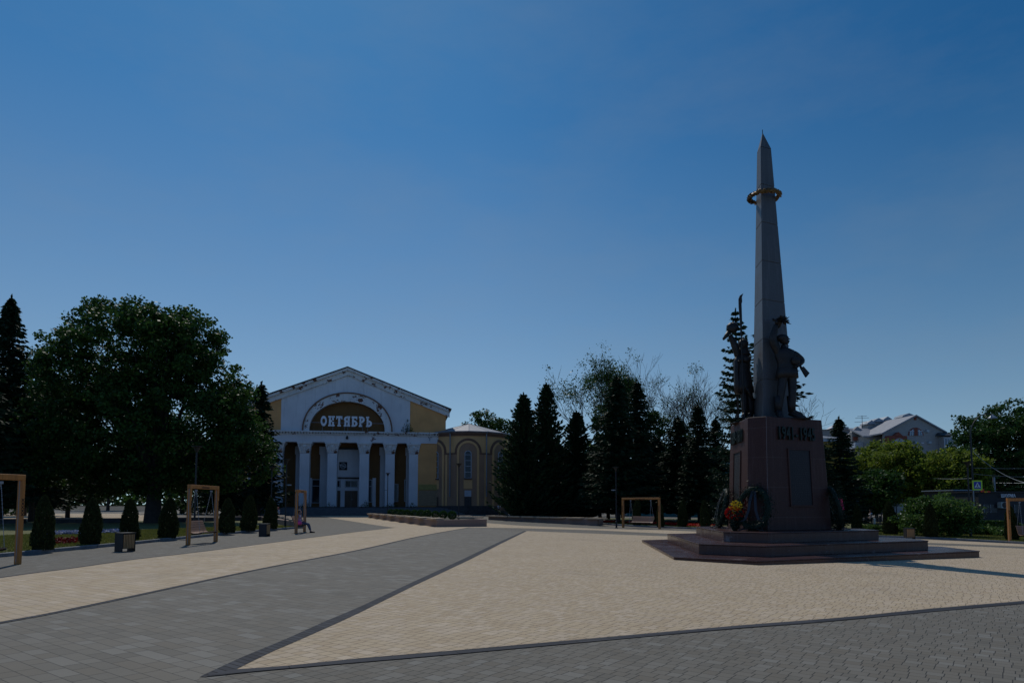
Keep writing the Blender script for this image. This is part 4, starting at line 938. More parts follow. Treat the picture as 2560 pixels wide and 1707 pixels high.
hm = MB(); c_ = Wx(308, 585); hm.ball(c_, .27, 16, 10, (.95, .95, 1.0)); hm.tube([c_+Vector((0, 0, .2)), c_+Vector((0, 0, .40))], [.08, .01], 8); hm.build('helmet', M['bronze'], war, smooth=True)
ml = []
for y_, hw_ in ((600, 50), (660, 62), (700, 78), (722, 90)): x_, z_ = W3(312, y_); ml.append((x_, .02, z_, hw_/4.9/ppm, hw_/4.9/ppm*.85))
loft(ml[::-1], 18).build('mail_coif', M['bronze'], war, smooth=True)
gl = MB(); gl.tube([Wx(262, 1540, -.5), Wx(245, 560, -.5)], .035, 8)
bl = [(222, 60), (238, 20), (280, -8), (262, 40), (264, 95), (256, 120), (258, 330), (250, 560), (240, 560), (232, 330), (222, 160)]
fr_ = [Wx(x, y, -.53) for x, y in bl]; bk = [Wx(x, y, -.47) for x, y in bl]; nbl = len(bl); tr_ = tess([(p.x, p.z) for p in fr_])
gl.add(fr_+bk, [t for t in tr_]+[tuple(i+nbl for i in reversed(t)) for t in tr_]+[(i, (i+1) % nbl, nbl+(i+1) % nbl, nbl+i) for i in range(nbl)]); gl.build('glaive', M['bronze'], war)
fs = MB(); fs.ball(Wx(165, 395, -.2), .27, 12, 8, (1.1, .9, 1.0), .12); fs.tube([Wx(130, 440, -.2), Wx(80, 500, -.25), Wx(45, 545, -.25)], [.13, .10, .05], 8); fs.tube([Wx(75, 500, -.2), Wx(50, 520, -.1)], [.06, .02], 6)
fs.build('gauntlet_and_horn', M['bronze'], war, smooth=True)
sb = MB(); sb.tube([Wx(300, 1140, -.4), Wx(350, 1210, -.3), Wx(400, 1262, -.1), Wx(470, 1285, .1)], [.05, .075, .07, .05], 8); sb.build('sabre', M['bronze'], war, smooth=True)
cl = []
for y_, xc, hw_ in ((735, 262, 60), (800, 215, 35), (960, 208, 28), (1080, 215, 32), (1200, 222, 30)): x_, z_ = W3(xc, y_); cl.append((x_, -.1, z_, hw_/4.9/ppm, .2, .06))
loft(cl[::-1], 20).build('hanging_cloak', M['bronze'], war, smooth=True)
bt = MB()
for a, t_ in ((J['anL'], J['toL']), (J['anR'], J['toR'])):
    a = Vector(a); t_ = Vector(t_); bt.tube([a+Vector((0, 0, .7)), a+Vector((0, 0, .3)), a], [.19, .17, .15], 12); bt.tube([a+(a-t_)*.2+Vector((0, 0, -.06)), a.lerp(t_, .6)+Vector((0, 0, -.08)), t_+(t_-a)*.2+Vector((0, 0, -.08))], [.12, .12, .06], 10)
bt.build('boots', M['bronze'], war, smooth=True)
MB().box(-.75, .75, -.62, .6, -.001, .03).build('base_plate', M['bronze'], war)
# third figure, at the rear of the obelisk: a grenadier of 1812
n3 = (math.cos(TH+PI), math.sin(TH+PI)); gre = in_mon(empty('grenadier_statue')); gre.location = MON_LOC+Vector((n3[0]*1.0, n3[1]*1.0, zP1))*KM
gre.rotation_euler = (0, 0, math.atan2(n3[1], n3[0])+PI/2); tag(gre, 'dark bronze grenadier statue standing behind the obelisk, mostly hidden', 'statue', 'bronze figures of the monument')
k = 2.15
J = {a: Vector(b)*k for a, b in dict(pel=(0, 0, .95), bel=(0, 0, 1.1), che=(0, 0, 1.36), nek=(0, 0, 1.52), hed=(0, -.01, 1.6), shL=(-.19, 0, 1.42), elL=(-.28, -.05, 1.15), wrL=(-.16, -.22, 1.12), shR=(.19, 0, 1.42), elR=(.3, .02, 1.15), wrR=(.3, -.1, .95), hiL=(-.1, 0, .9), knL=(-.13, -.03, .5), anL=(-.15, 0, .1), toL=(-.17, -.16, .04), hiR=(.1, 0, .9), knR=(.13, -.03, .5), anR=(.15, 0, .1), toR=(.17, -.16, .04)).items()}
figure(J, k, (0, -1, .1)).build('body', M['bronze'], gre, smooth=True)
loft([(0, 0, z*k, a*k, b*k) for z, a, b in ((.62, .2, .15), (.95, .19, .13), (1.1, .17, .12), (1.4, .21, .13), (1.48, .1, .09))], 20).build('coat', M['bronze'], gre, smooth=True)
MB().lathe([(.1*k, 1.72*k), (.12*k, 1.92*k)], 14).build('shako', M['bronze'], gre)

# ---------------------------------------------------------------- wreaths by the pedestal
def wreath(name, face, t, out, r_big, label, flower=None, lean=.22, fl_rel=None, side=0):
    i, j = face; a = hp0[i].lerp(hp0[j], t); rr = (hp0[j]-hp0[i]).normalized(); on_ = Vector((rr.y, -rr.x, 0))
    p = a+on_*out; p.z = .499
    w_ = in_mon(empty(name)); w_.location = MON_LOC+p*KM; w_.rotation_euler = (0, 0, math.atan2(rr.y, rr.x)); tag(w_, label, 'wreath', 'wreaths leaning on the pedestal')
    C_ = []; D_ = []; ht = 1.0
    for k in range(3600):
        th = random.uniform(0, 2*PI); q = random.gauss(0, .17); pr = random.uniform(0, 2*PI); R_ = r_big
        x = (R_*.62+q*math.cos(pr))*math.sin(th); z = ht+(R_*.86+q*math.cos(pr))*math.cos(th); y = q*math.sin(pr)+(z-ht)*lean+.15
        C_.append((x, y, z)); D_.append((math.cos(th)+random.uniform(-.7, .7), random.uniform(-.9, .2), -math.sin(th)+random.uniform(-.7, .7)))
    V, Fq = leaf_quads(C_, .10, 0, .35, D_); link('needle_ring', fast_mesh('needle_ring', V, Fq), M['wreath_gr'], w_)
    co = MB(); co.tube([(r_big*.62*math.sin(2*PI*k/30), .15+r_big*.86*math.cos(2*PI*k/30)*lean, ht+r_big*.86*math.cos(2*PI*k/30)) for k in range(31)], .13, 8, False); co.build('ring_core', M['wreath_gr'], w_)
    st = MB()
    for sx in (-1, 1):
        st.tube([(sx*.28, .05, .45), (sx*.42, -.12, .10), (sx*.55, -.38, .0+.02)], .022, 6); st.tube([(sx*.55, -.38, .02), (sx*.2, -.2, .10), (0, .3, .03)], .02, 6)
    st.build('wire_stand', M['black'], w_)
    rb = MB()
    for sx in (-1, 1):
        pts = [(0.05*sx, .2, 1.0+r_big*.8), (.12*sx, -.02, 1.3), (.16*sx, -.12, .9), (.3*sx, -.2, .5), (.5*sx, -.2, .42)]
        for (x0, y0, z0), (x1, y1, z1) in zip(pts, pts[1:]):
            rb.add([(x0-.06, y0, z0), (x0+.06, y0-.01, z0), (x1+.06, y1-.01, z1), (x1-.06, y1, z1)], [(0, 1, 2, 3)])
    rb.build('ribbon', M['ribbon'], w_)
    return w_
w1 = wreath('wreath', (0, 1), .42, .45, 1.0, 'dark green wreath with dark ribbons standing beside the red and yellow flowers')
w2 = wreath('wreath', (5, 0), .22, .60, 1.0, 'dark green wreath partly hidden at the left face below the 1609-1611 plaque')
w3 = wreath('wreath', (2, 3), .3, .35, 1.05, 'dark green wreath at the right corner of the pedestal by the pink flowers')
def at_tier(px, py): # point on the top tier seen at a pixel, in monument units
    r_ = ray(px, py); zt = EYE-(EYE-.499)*KM; t = (zt-EYE)/r_.z; p = Vector((r_.x*t, r_.y*t, zt)); return p
def flowers(label, base_px, hgt, cols, n, wd, group='flowers laid at the monument'):
    p = at_tier(*base_px); f_ = empty('flower_basket', p); tag(f_, label, 'flowers', group)
    fo = []; 
    for _ in range(700):
        z = random.uniform(0, hgt*.62); rr = wd*(.25+.75*z/hgt/.62)*random.random()**.5; a = random.uniform(0, 2*PI); fo.append((rr*math.cos(a), rr*math.sin(a)*.7, z))
    V, Fq = leaf_quads(fo, .12, .1, .4); link('foliage', fast_mesh('foliage', V, Fq), M['wreath_gr'], f_)
    for nm, mt, cx_, cz, rx, rz, cnt in cols:
        bl_ = MB()
        for _ in range(cnt):
            a = random.uniform(0, 2*PI); q = random.random()**.5; c_ = Vector((cx_+rx*q*math.cos(a), random.uniform(-.35, .1)*wd, cz+rz*q*math.sin(a))); d = Vector((random.uniform(-.7, .7), -1, random.uniform(-.1, .9))).normalized()
            s1 = d.orthogonal().normalized(); s2 = d.cross(s1); r_ = random.uniform(.028, .045)
            ctr = c_-d*.012; pts = []
            for k in range(10): aa = 2*PI*k/10; rr = r_*(1.25 if k % 2 else .6); pts.append(c_+(s1*math.cos(aa)+s2*math.sin(aa))*rr+d*.01)
            bl_.add([ctr]+pts, [(0, 1+k, 1+(k+1) % 10) for k in range(10)])
        bl_.build(nm, M[mt], f_)
flowers('red and yellow flowers in a dark basket on the top granite tier', (1838, 1326), 1.25, [('red_blossoms', 'red_fl', -.05, .66, .36, .26, 170), ('yellow_blossoms', 'yellow_fl', .02, .90, .24, .24, 80), ('dark_red_blossoms', 'dred_fl', .36, .80, .14, .40, 56)], 3, .40)
flowers('tall spray of pink flowers at the right corner of the pedestal', (2100, 1322), 1.2, [('pink_blossoms', 'pink_fl', .04, .92, .13, .30, 90), ('crimson_blossoms', 'dred_fl', .0, .66, .12, .14, 30)], 3, .22)
flowers('few white and violet flowers half hidden behind the left wreath', (1822, 1316), 1.0, [('white_blossoms', 'pink_fl', .0, .78, .08, .16, 16)], 3, .16)

# ================================================================ SWINGS, BINS, LAMPS, PLANTERS
def swing_proto():
    r = empty('garden_swing'); H_ = 2.5; W_ = 2.6; t = .16
    for sx in (-1, 1):
        p = MB().box(sx*W_/2-.055, sx*W_/2+.055, -t*.5, t*.5, 0, H_-.16).build('post', M['wood'], r, bevel=.008)
        MB().box(sx*W_/2-.058, sx*W_/2+.058, -.010, .010, .05, H_-.17).build('steel_strip', M['steel'], p)
        o_ = MB()
        for k in range(5):
            for q in (-1, 1): o_.tube([(sx*W_/2+q*.035, -t*.5-.003, 1.35+k*.1), (sx*W_/2-q*.035, -t*.5-.003, 1.43+k*.1)], .010, 4)
        o_.build('carved_pattern', M['blackm'], p)
    bm_ = MB().box(-W_/2-.055, W_/2+.055, -t*.5, t*.5, H_-.159, H_).build('beam', M['wood'], r, bevel=.008)
    o_ = MB()
    for k in range(9): o_.box(-.36+k*.08, -.31+k*.08, -t*.5-.006, -t*.5-.001, H_-.13, H_-.07)
    o_.build('carved_pattern', M['blackm'], bm_)
    for sx in (-1, 1):
        ch = MB(); top = Vector((sx*.72, 0, H_-.2)); ch.box(sx*.72-.04, sx*.72+.04, -.04, .04, H_-.27, H_-.201)
        for e in (Vector((sx*.74, -.22, .47)), Vector((sx*.74, .30, .92))):
            n = 34
            for k in range(n):
                a = top.lerp(e, k/n); b = top.lerp(e, (k+.8)/n); ch.tube([a, b], .012 if k % 2 else .009, 4)
        ch.build('chain', M['steel'], r)
    prof = [(-.30, .50), (-.2, .47), (-.08, .455), (.04, .455), (.13, .47), (.19, .52), (.23, .6), (.27, .7), (.31, .8), (.35, .9), (.39, .98)]
    se = MB()
    for (y0, z0), (y1, z1) in zip(prof, prof[1:]):
        d = Vector((0, y1-y0, z1-z0)).normalized(); n = Vector((0, -d.z, d.y))*.014; a = Vector((0, y0, z0))+d*.008; b = Vector((0, y1, z1))-d*.008
        vv = []
        for sx in (-.76, .76):
            for p in (a-n, b-n, b+n, a+n): vv.append((sx, p.y, p.z))
        se.add(vv, [(0, 1, 2, 3), (7, 6, 5, 4), (0, 4, 5, 1), (1, 5, 6, 2), (2, 6, 7, 3), (3, 7, 4, 0)])
    se.build('seat_slats', M['wood_slat'], r)
    for sx in (-.72, .72): MB().tube([(sx, y, z-.035) for y, z in prof], .022, 6).build('seat_bracket', M['black'], r)
    return r
SW = swing_proto()
def place_swing(A, B, label, first=False, facing=1, s=1.0):
    o = SW if first else copy_tree(SW)
    m = (A+B)/2; o.location = (m.x, m.y, h(m.x, m.y)); d = B-A; o.rotation_euler = (0, 0, math.atan2(d.y, d.x)+(PI if facing < 0 else 0)); o.scale = (d.xy.length/2.6, 1, s)
    tag(o, label, 'swing', 'wooden frame swings round the square'); return o
A2, B2 = G(470, 1362), G(556, 1351.5); dd = (B2-A2).normalized()*2.6
s2 = place_swing(A2, A2+dd, 'empty wooden frame swing between the two left litter bins', True)
A3 = G(740, 1333); B3 = G(784, 1324); dd3 = (B3-A3).normalized()*2.6
s3 = place_swing(A3, A3+dd3, 'wooden frame swing with a seated person and a pink bag', s=1.02)
B1 = G(44, 1410); dd1 = Vector((.30, 1, 0)).normalized()*2.6
s1 = place_swing(B1-dd1, B1, 'wooden frame swing cut off by the left edge, only one post showing')
A4, B4 = G(1558, 1318.5), G(1649, 1322); s4 = place_swing(A4, B4, 'wooden frame swing standing before the dark conifers left of the monument', s=1.0)
A5 = G(2525, 1357.5); place_swing(A5, A5+Vector((2.6, -.35, 0)), 'wooden frame swing cut off by the right edge near the kiosk')
def bin_proto():
    r = empty('litter_bin'); W_, D_, H_ = .50, .42, .66
    MB().box(-W_/2+.01, W_/2-.01, -D_/2+.012, D_/2-.012, .11, H_-.02).build('body', M['blackm'], r)
    for sx in (-1, 1): MB().box(*sorted((sx*W_/2, sx*(W_/2-.009))), -D_/2, D_/2, .0, H_-.01).build('side_panel', M['black'], r)
    for sy in (-1, 1):
        n = 7; sl = MB()
        for k in range(n): x = -W_/2+.035+k*(W_-.07)/n; sl.box(x, x+(W_-.07)/n*.62, *sorted((sy*(D_/2-.011), sy*(D_/2+.012))), .12, H_-.05)
        sl.build('wooden_slats', M['binwood'], r)
    MB().box(-W_/2-.01, W_/2+.01, -D_/2-.015, D_/2+.015, H_-.012, H_+.012).build('lid', M['black'], r)
    return r
BN = bin_proto()
def place_bin(p, rz, label, first=False):
    o = BN if first else copy_tree(BN); o.location = p; o.rotation_euler = (0, 0, rz); tag(o, label, 'litter bin', 'slatted litter bins')
place_bin(G(312, 1378), R(66), 'black litter bin with wooden slats in front of the left thujas, nearest the camera', True)
place_bin(G(661, 1340), R(88), 'black litter bin by the kerb left of the occupied swing')
place_bin(G(2274, 1347), R(-8), 'wooden slatted litter bin on the right between two thujas, behind the monument steps')
place_bin(G(1461, 1299), R(0), 'small distant litter bin behind the right stone planter')

def lamp_proto(H_=4.5):
    r = empty('lamp_post'); MB().lathe([(.075, 0), (.075, .5), (.05, .52), (.042, H_-.35), (.04, H_-.3)], 12).build('pole', M['black'], r)
    hd = MB().lathe([(.04, H_-.32), (.07, H_-.28), (.17, H_-.06)], 16); hd.build('lamp_neck', M['black'], r)
    MB().lathe([(.24, H_-.055), (.27, H_-.02), (.27, H_), (.02, H_+.012)], 24).build('lamp_disc', M['black'], r)
    MB().lathe([(.14, -.012), (.14, .03), (.08, .035)], 12).build('base_plate', M['black'], r)
    return r
LP = lamp_proto()
def place_lamp(p, py_top, label, first=False, spot=0):
    o = LP if first else copy_tree(LP); o.location = p; hh = ztop(p, py_top)-p.z; o.scale = (1, 1, hh/4.5); tag(o, label, 'street lamp', 'dark disc headed lamp posts')
    if spot:
        b = MB(); b.tube([(0, 0, 2.8), (-spot*.15, 0, 2.8)], .03, 6); b.box(*sorted((-spot*.15, -spot*.38)), -.08, .08, 2.76, 2.83); b.build('floodlight', M['steel'], o)
place_lamp(G(485, 1341), 1115, 'disc headed lamp post behind the empty left swing', True)
place_lamp(G(712.7, 1319), 1147, 'disc headed lamp post just left of the occupied swing', spot=-1)
place_lamp(on(678, 52), 1167, 'disc headed lamp post half hidden by spruce branches left of the hall')
place_lamp(on(968.6, 80), 1182, 'disc headed lamp post in front of the fourth and fifth columns', spot=1)
place_lamp(on(1146.6, 60), 1158, 'disc headed lamp post rising from the left stone planter')
place_lamp(on(1248, 82), 1193, 'disc headed lamp post before the round wing, beside the standing woman')
place_lamp(on(1540.5, 56), 1167, 'disc headed lamp post just left of the swing before the conifers', spot=1)
place_lamp(G(2427, 1345), 1154, 'disc headed lamp post on the right lawn beside the crossing sign')

def wall_ring(pts, z, th, ht, mb):
    n = len(pts)
    c = sum((Vector(p[:2]) for p in pts), Vector((0, 0)))/n
    inn = []
    for i in range(n):
        a, b, d = Vector(pts[i-1][:2]), Vector(pts[i][:2]), Vector(pts[(i+1) % n][:2]); e1 = (b-a).normalized(); e2 = (d-b).normalized()
        n1 = Vector((-e1.y, e1.x)); n1 = n1 if (c-b).dot(n1) > 0 else -n1; n2_ = Vector((-e2.y, e2.x)); n2_ = n2_ if (c-b).dot(n2_) > 0 else -n2_
        m = (n1+n2_).normalized(); inn.append(b+m*th/max(.35, m.dot(n1)))
    for i in range(n):
        j = (i+1) % n; a, b, c_, d = Vector(pts[i][:2]), Vector(pts[j][:2]), inn[j], inn[i]
        mb.frustum([Vector((p.x, p.y, h(p.x, p.y)-.05)) for p in (a, b, c_, d)], [Vector((p.x, p.y, z+ht)) for p in (a, b, c_, d)])
    return inn
def planter(name, pts, ht, label, fillmat='soil'):
    z = sum(h(p[0], p[1]) for p in pts)/len(pts)
    r = empty(name, (0, 0, 0)); tag(r, label, 'planter'); mb = MB(); inn = wall_ring(pts, z, .35, ht, mb); mb.build('stone_wall', M['planter'], r, bevel=.01)
    f = MB().add([(p.x, p.y, z+ht-.12) for p in inn], tess([(p.x, p.y) for p in inn])); f.build('gravel_bed', M[fillmat], r)
    return z+ht
PA, PB, PC, PD = G(921, 1293.5), G(1093, 1317), G(1217, 1315.6), G(1085, 1293)
zp = planter('stone_planter', [PA, PB, PC, PD], .47, 'long low stone planter with boxwood balls, in the middle of the square')
PE, PF, PG_, PH = G(1221, 1298.5), G(1494, 1314), G(1508, 1311), G(1300, 1295.5)
zq = planter('stone_planter', [PE, PF, PG_, PH], .45, 'long low stone planter in the shade below the conifers')
PI_, PJ, PK, PL = G(699, 1298.5), G(757.5, 1320), G(735, 1320.5), G(640, 1300)
zr_ = planter('stone_planter', [PI_, PJ, PK, PL], .45, 'narrow stone planter behind the occupied swing with two people sitting on it')
def pad_proto():
    mb = MB()
    for k in range(6): mb.box(-.46+k*.155, -.46+k*.155+.143, -1.0, 1.0, .05, .14)
    mb.box(-.42, .42, -.95, .95, 0, .049); return mb
PADM = None; pad_n = 0
def place_pad(p, z, rz, label, group, s=(1, 1)):
    global PADM
    if PADM is None: o = pad_proto().build('bench_pad', M['pad']); PADM = o
    else: o = PADM.copy(); COL.objects.link(o)
    o.location = (p.x, p.y, z); o.rotation_euler = (0, 0, rz); o.scale = (s[0], s[1], 1); tag(o, label, 'bench pad', group)
def along(A, B, px):      # point of segment AB seen at column px
    lo, hi = 0., 1.; fa = proj(A)[0] < proj(B)[0]
    for _ in range(40):
        m = (lo+hi)/2; q = proj(A.lerp(B, m))[0]
        if (q < px) == fa: lo = m
        else: hi = m
    return A.lerp(B, (lo+hi)/2)
ORD = ['nearest', 'second', 'third', 'fourth', 'fifth', 'sixth', 'seventh', 'eighth', 'ninth', 'tenth', 'eleventh']
dAB = (PB-PA).normalized(); nin = Vector((dAB.y, -dAB.x, 0)); nin = nin if (PD-PA).dot(nin) > 0 else -nin
for i, zx in enumerate((1592, 1483, 1390, 1307, 1225, 1158, 1095, 1035)):
    p = along(PA, PB, 640+zx/3.5636-4)+nin*.16; place_pad(p, zp, math.atan2(dAB.y, dAB.x)-PI/2, 'wooden seat pad, %s from the near corner along the boxwood planter' % ORD[i], 'seat pads on the boxwood planter')
for px, lab in ((1165, 'wooden seat pad at the rear right of the boxwood planter beside the lamp'), (1193, 'wooden seat pad at the right hand corner of the boxwood planter')):
    p = along(PD, PC, px); place_pad(p-Vector((.6, 0, 0)), zp, R(-70), lab, 'seat pads on the boxwood planter', (1, 1.1))
dEF = (PF-PE).normalized()
for i, zx in enumerate((408, 490, 580, 685, 800, 905, 1035, 1180)):
    p = along(PE, PF, 1100+zx/3.0158)+Vector((0, .28, 0)); place_pad(p, zq, math.atan2(dEF.y, dEF.x)-PI/2, 'wooden seat pad, %s from the left end of the shaded planter' % ('first' if i == 0 else ORD[i]), 'seat pads on the shaded planter')
dIJ = (PJ-PI_).normalized()
for i, px in enumerate((708, 722, 736, 750)):
    p = along(PI_, PJ, px)-Vector((.35, 0, 0)); place_pad(p, zr_, math.atan2(dIJ.y, dIJ.x)-PI/2, 'pale wooden seat pad, %s from the seated pair, behind the occupied swing' % ('nearest' if i == 0 else ORD[i]), 'seat pads behind the occupied swing')
# low walls in the park behind the left lawn
for i, (a, b, lab) in enumerate((((-260, 1311), (60, 1310.5), 'dark low park wall at the far left behind the lawn'), ((110, 1310), (330, 1308), 'dark low park wall before the sunlit path, left of the maple trunk'), ((395, 1307), (535, 1305), 'dark low park wall right of the maple trunk'), ((565, 1304), (662, 1302.5), 'brown low park wall beside the spruce trunk, left of the hall'))):
    a, b = G(*a), G(*b); d = (b-a).normalized(); n = Vector((-d.y, d.x, 0))*.25; mb = MB(); q = [a-n, b-n, b+n, a+n]
    mb.frustum([v-Vector((0, 0, .1)) for v in q], [v+Vector((0, 0, .42)) for v in q])
    w_ = mb.build('low_wall', M['stone_dark'], None); tag(w_, lab, 'wall', 'low park walls')
    n *= 1.25; q = [a-n, b-n, b+n, a+n]; m2 = MB().frustum([v+Vector((0, 0, .422)) for v in q], [v+Vector((0, 0, .49)) for v in q]); m2.build('coping', M['planter'], w_)
# curved low wall by the sunlit path right of the wing
cw = [G(*p) for p in ((1275, 1291.5), (1330, 1294), (1400, 1296.5), (1470, 1299))]; mb = MB()
for a, b in zip(cw, cw[1:]):
    d = (b-a).normalized(); n = Vector((-d.y, d.x, 0))*.2; q = [a-n, b-n, b+n, a+n]; mb.frustum([v-Vector((0, 0, .1)) for v in q], [v+Vector((0, 0, .5)) for v in q])
tag(mb.build('low_wall', M['kerb']), 'pale concrete edging wall along the sunlit path right of the wing', 'wall')

# ================================================================ VEGETATION
def conifer_meshes(H_, Rb, z0, seed, step=.30, nb=11, droop=.28, spray=.46, up=0, mat='spruce', trunk_r=.22, ps=.27, power=.72, gap=.0, per=4):
    rg_ = np.random.default_rng(seed); C_ = []; D_ = []; tb = MB(); z = z0
    tb.tube([(0, 0, -.1), (0, 0, H_*.5), (0, 0, H_)], [trunk_r, trunk_r*.55, .02], 7)
    while z < H_*.985:
        f = (z-z0)/(H_-z0); rr = Rb*(1-f)**power; base = rg_.uniform(.8, 1.1)
        for k in range(nb):
            if rg_.random() < gap: continue
            a = rg_.uniform(0, 2*PI); r_ = rr*base*rg_.uniform(.62, 1.12); dr = droop*r_*(1-.55*f); n = max(2, int(r_/ps))
            end = None
            for i in range(n+1):
                t = i/n
                if t < .12 and r_ > 1: continue
                x = r_*t*math.cos(a); y = r_*t*math.sin(a); zz = z-dr*math.sin(t*PI*.62)+(.12+up)*r_*t*t
                wd = .28*r_*(1-t)*.9+.05
                for q in range(per):
                    s = rg_.uniform(-1, 1); C_.append((x-math.sin(a)*wd*s, y+math.cos(a)*wd*s, zz-rg_.uniform(0, .16))); D_.append((math.cos(a)+(-math.sin(a))*s*.8, math.sin(a)+math.cos(a)*s*.8, -.45+up*2.5))
            if r_ > .8: tb.tube([(0, 0, z), (r_*.55*math.cos(a), r_*.55*math.sin(a), z-dr*.8), (r_*.95*math.cos(a), r_*.95*math.sin(a), z-dr*.85+.1*r_)], [.035, .022, .008], 3, False)
        z += step*rg_.uniform(.8, 1.25)*(1 if f < .8 else .7)
    for k in range(12): C_.append((0, 0, H_-.05*k)); D_.append((rg_.uniform(-.4, .4), rg_.uniform(-.4, .4), 1))
    V, Fq = leaf_quads(C_, spray, 0, .42, D_)
    return fast_mesh('crown', V, Fq), tb, mat
def make_conifer(name, *a, **k):
    cm_, tb, mat = conifer_meshes(*a, **k); r = empty(name); link('crown', cm_, M[mat], r); tb.build('trunk', M['bark'], r); return r
protos = {}
def conifer(kind, px, Y, py_top, label, rad=None, rz=0, grp='conifers round the square'):
    """kind -> a tree of that kind, scaled to its own height and spread"""
    p = on(px, Y)
    if kind not in protos:
        spec = {'spruceA': ('spruce_tree', (18, 3.6, 2.5, 11), {}), 'spruceB': ('spruce_tree', (18, 3.3, 2.2, 12), dict(droop=.4, gap=.12)), 'spruceOpen': ('spruce_tree', (18, 3.4, .9, 13), dict(step=.60, nb=8, spray=.42, droop=.22, up=.1, power=.62, per=5)),
                'cedar': ('conifer_tree', (14, 3.3, .3, 14), dict(up=.42, droop=.05, spray=.44, mat='cedar', nb=13, power=.74, step=.27, per=5)), 'cedarB': ('conifer_tree', (14, 3.2, .3, 15), dict(up=.5, droop=.05, spray=.42, mat='cedar', nb=13, power=.85, step=.27, per=5)),
                'spruceC': ('spruce_tree', (18, 3.6, 3.0, 16), dict(droop=.45, spray=.5))}[kind]
        o = make_conifer(spec[0], *spec[1], **spec[2]); protos[kind] = (o, spec[1][0], spec[1][1])
        use = o
    else: use = copy_tree(protos[kind][0])
    Hh = ztop(p, py_top)-p.z; use.location = p; use.rotation_euler = (0, 0, rz); k = Hh/protos[kind][1]; kr = (rad/protos[kind][2]) if rad else k
    use.scale = (kr, kr, k); tag(use, label, 'tree', grp); return use
# left group
conifer('spruceA', 2, 62, 740, 'very tall spruce at the far left edge of the photo', 4.2)
conifer('spruceB', 90, 70, 872, 'spruce between the leftmost tall spruce and the big maple', 4.2, 1)
conifer('spruceC', -70, 52, 820, 'tall spruce outside the left edge, its branches reaching in', 4.0, 2)
conifer('spruceC', 170, 82, 960, 'dark spruce behind the left side of the maple', 4.4, 3)
conifer('spruceB', 646, 84, 955, 'narrow spruce right of the maple, its branches overlapping the hall', 4.1, 2.2)
conifer('spruceC', 560, 78, 1060, 'low dark spruce below the right side of the maple', 3.8, .7)
# right group before the teal building
conifer('cedar', 1309, 76, 982, 'pointed conifer nearest the round wing, touching the ground', 3.9)
conifer('cedarB', 1367, 78, 957, 'tallest of the pointed conifers right of the round wing', 4.3, 1)
conifer('cedar', 1443, 80, 1027, 'shorter pointed conifer left of the tall dark clump', 3.8, 2)
conifer('spruceA', 1500, 74, 1100, 'low spruce filling the gap below the leafy half bare tree', 3.4, .4)
conifer('spruceA', 1545, 70, 938, 'tallest dark spruce in the middle clump left of the monument', 4.3, 1.3)
conifer('spruceB', 1596, 72, 950, 'second dark spruce right of the tallest in the middle clump', 3.8, 2.6)
conifer('spruceC', 1640, 78, 1090, 'dark spruce below the first bare tree', 4.2, 3.4)
conifer('spruceC', 1698, 74, 1040, 'spruce below the middle bare tree', 3.9, 4)
conifer('spruceB', 1748, 70, 1008, 'spruce left of the pedestal with spiky top', 3.2, 5)
conifer('spruceA', 1792, 76, 1045, 'spruce just left of the pedestal, low and dark', 3.2, .9)
conifer('spruceOpen', 1850, 58, 772, 'tall open spruce behind the warrior statue', 3.0, .5)
conifer('spruceOpen', 1932, 66, 800, 'tall open spruce hidden behind the obelisk, branch tips showing at the soldier', 6.2, 2.1)
conifer('spruceB', 2058, 52, 1105, 'dark spruce directly right of the pedestal', 2.3, 1.5)
conifer('spruceB', 2104, 56, 1042, 'slender spruce in front of the yellow house', 2.6, .2)

# thujas
def thuja_proto(seed):
    rg_ = np.random.default_rng(seed); C_ = []; D_ = []
    for _ in range(8500):
        z = 2.25*rg_.random()**1.05; f = z/2.25; a = rg_.uniform(0, 2*PI)
        r_ = .50*((1-f**2.3)**.62)*(.93 if f > .08 else .8)*(1+.10*math.sin(a*3+z*4+seed)+.06*math.sin(a*7+z*9)); q = .55+.48*rg_.random()**.45
        C_.append((r_*q*math.cos(a), r_*q*math.sin(a), z+.04)); D_.append((math.cos(a)*.35+rg_.normal()*.2, math.sin(a)*.35+rg_.normal()*.2, 1))
    V, Fq = leaf_quads(C_, .105, 0, .45, D_); r = empty('thuja'); link('foliage', fast_mesh('foliage', V, Fq), M['thuja'], r)
    MB().tube([(0, 0, -.05), (0, 0, 1.8)], [.05, .02], 6).build('stem', M['bark'], r); return r
TP = [thuja_proto(3), thuja_proto(8)]; tused = [False, False]
def thuja(px, py, py_top, label, grp, kw=1):
    i = random.randrange(2); p = G(px, py, .09); o = TP[i] if not tused[i] else copy_tree(TP[i]); tused[i] = True
    o.location = p; k = (ztop(p, py_top)-p.z)/2.25; kw *= random.uniform(.86, 1.1); o.scale = (k*kw, k*kw*random.uniform(.9, 1.1), k); o.rotation_euler = (random.uniform(-.05, .05), random.uniform(-.05, .05), random.uniform(0, 6)); tag(o, label, 'shrub', grp)
for px, py, pt, lab in ((107, 1375, 1241, 'first clipped thuja behind the left kerb, nearest the camera'), (225, 1362, 1246, 'second clipped thuja from the left, behind the left kerb'), (324, 1351, 1249, 'thuja behind the kerb, just right of the nearest litter bin'), (418, 1345, 1245, 'thuja just left of the empty wooden swing'), (567, 1332, 1246, 'thuja just right of the empty wooden swing'), (621, 1327, 1240, 'thuja left of the second litter bin'), (676, 1322, 1246, 'thuja between the second litter bin and the lamp post')):
    thuja(px, py, pt, lab, 'thujas behind the left kerb', 1.02)
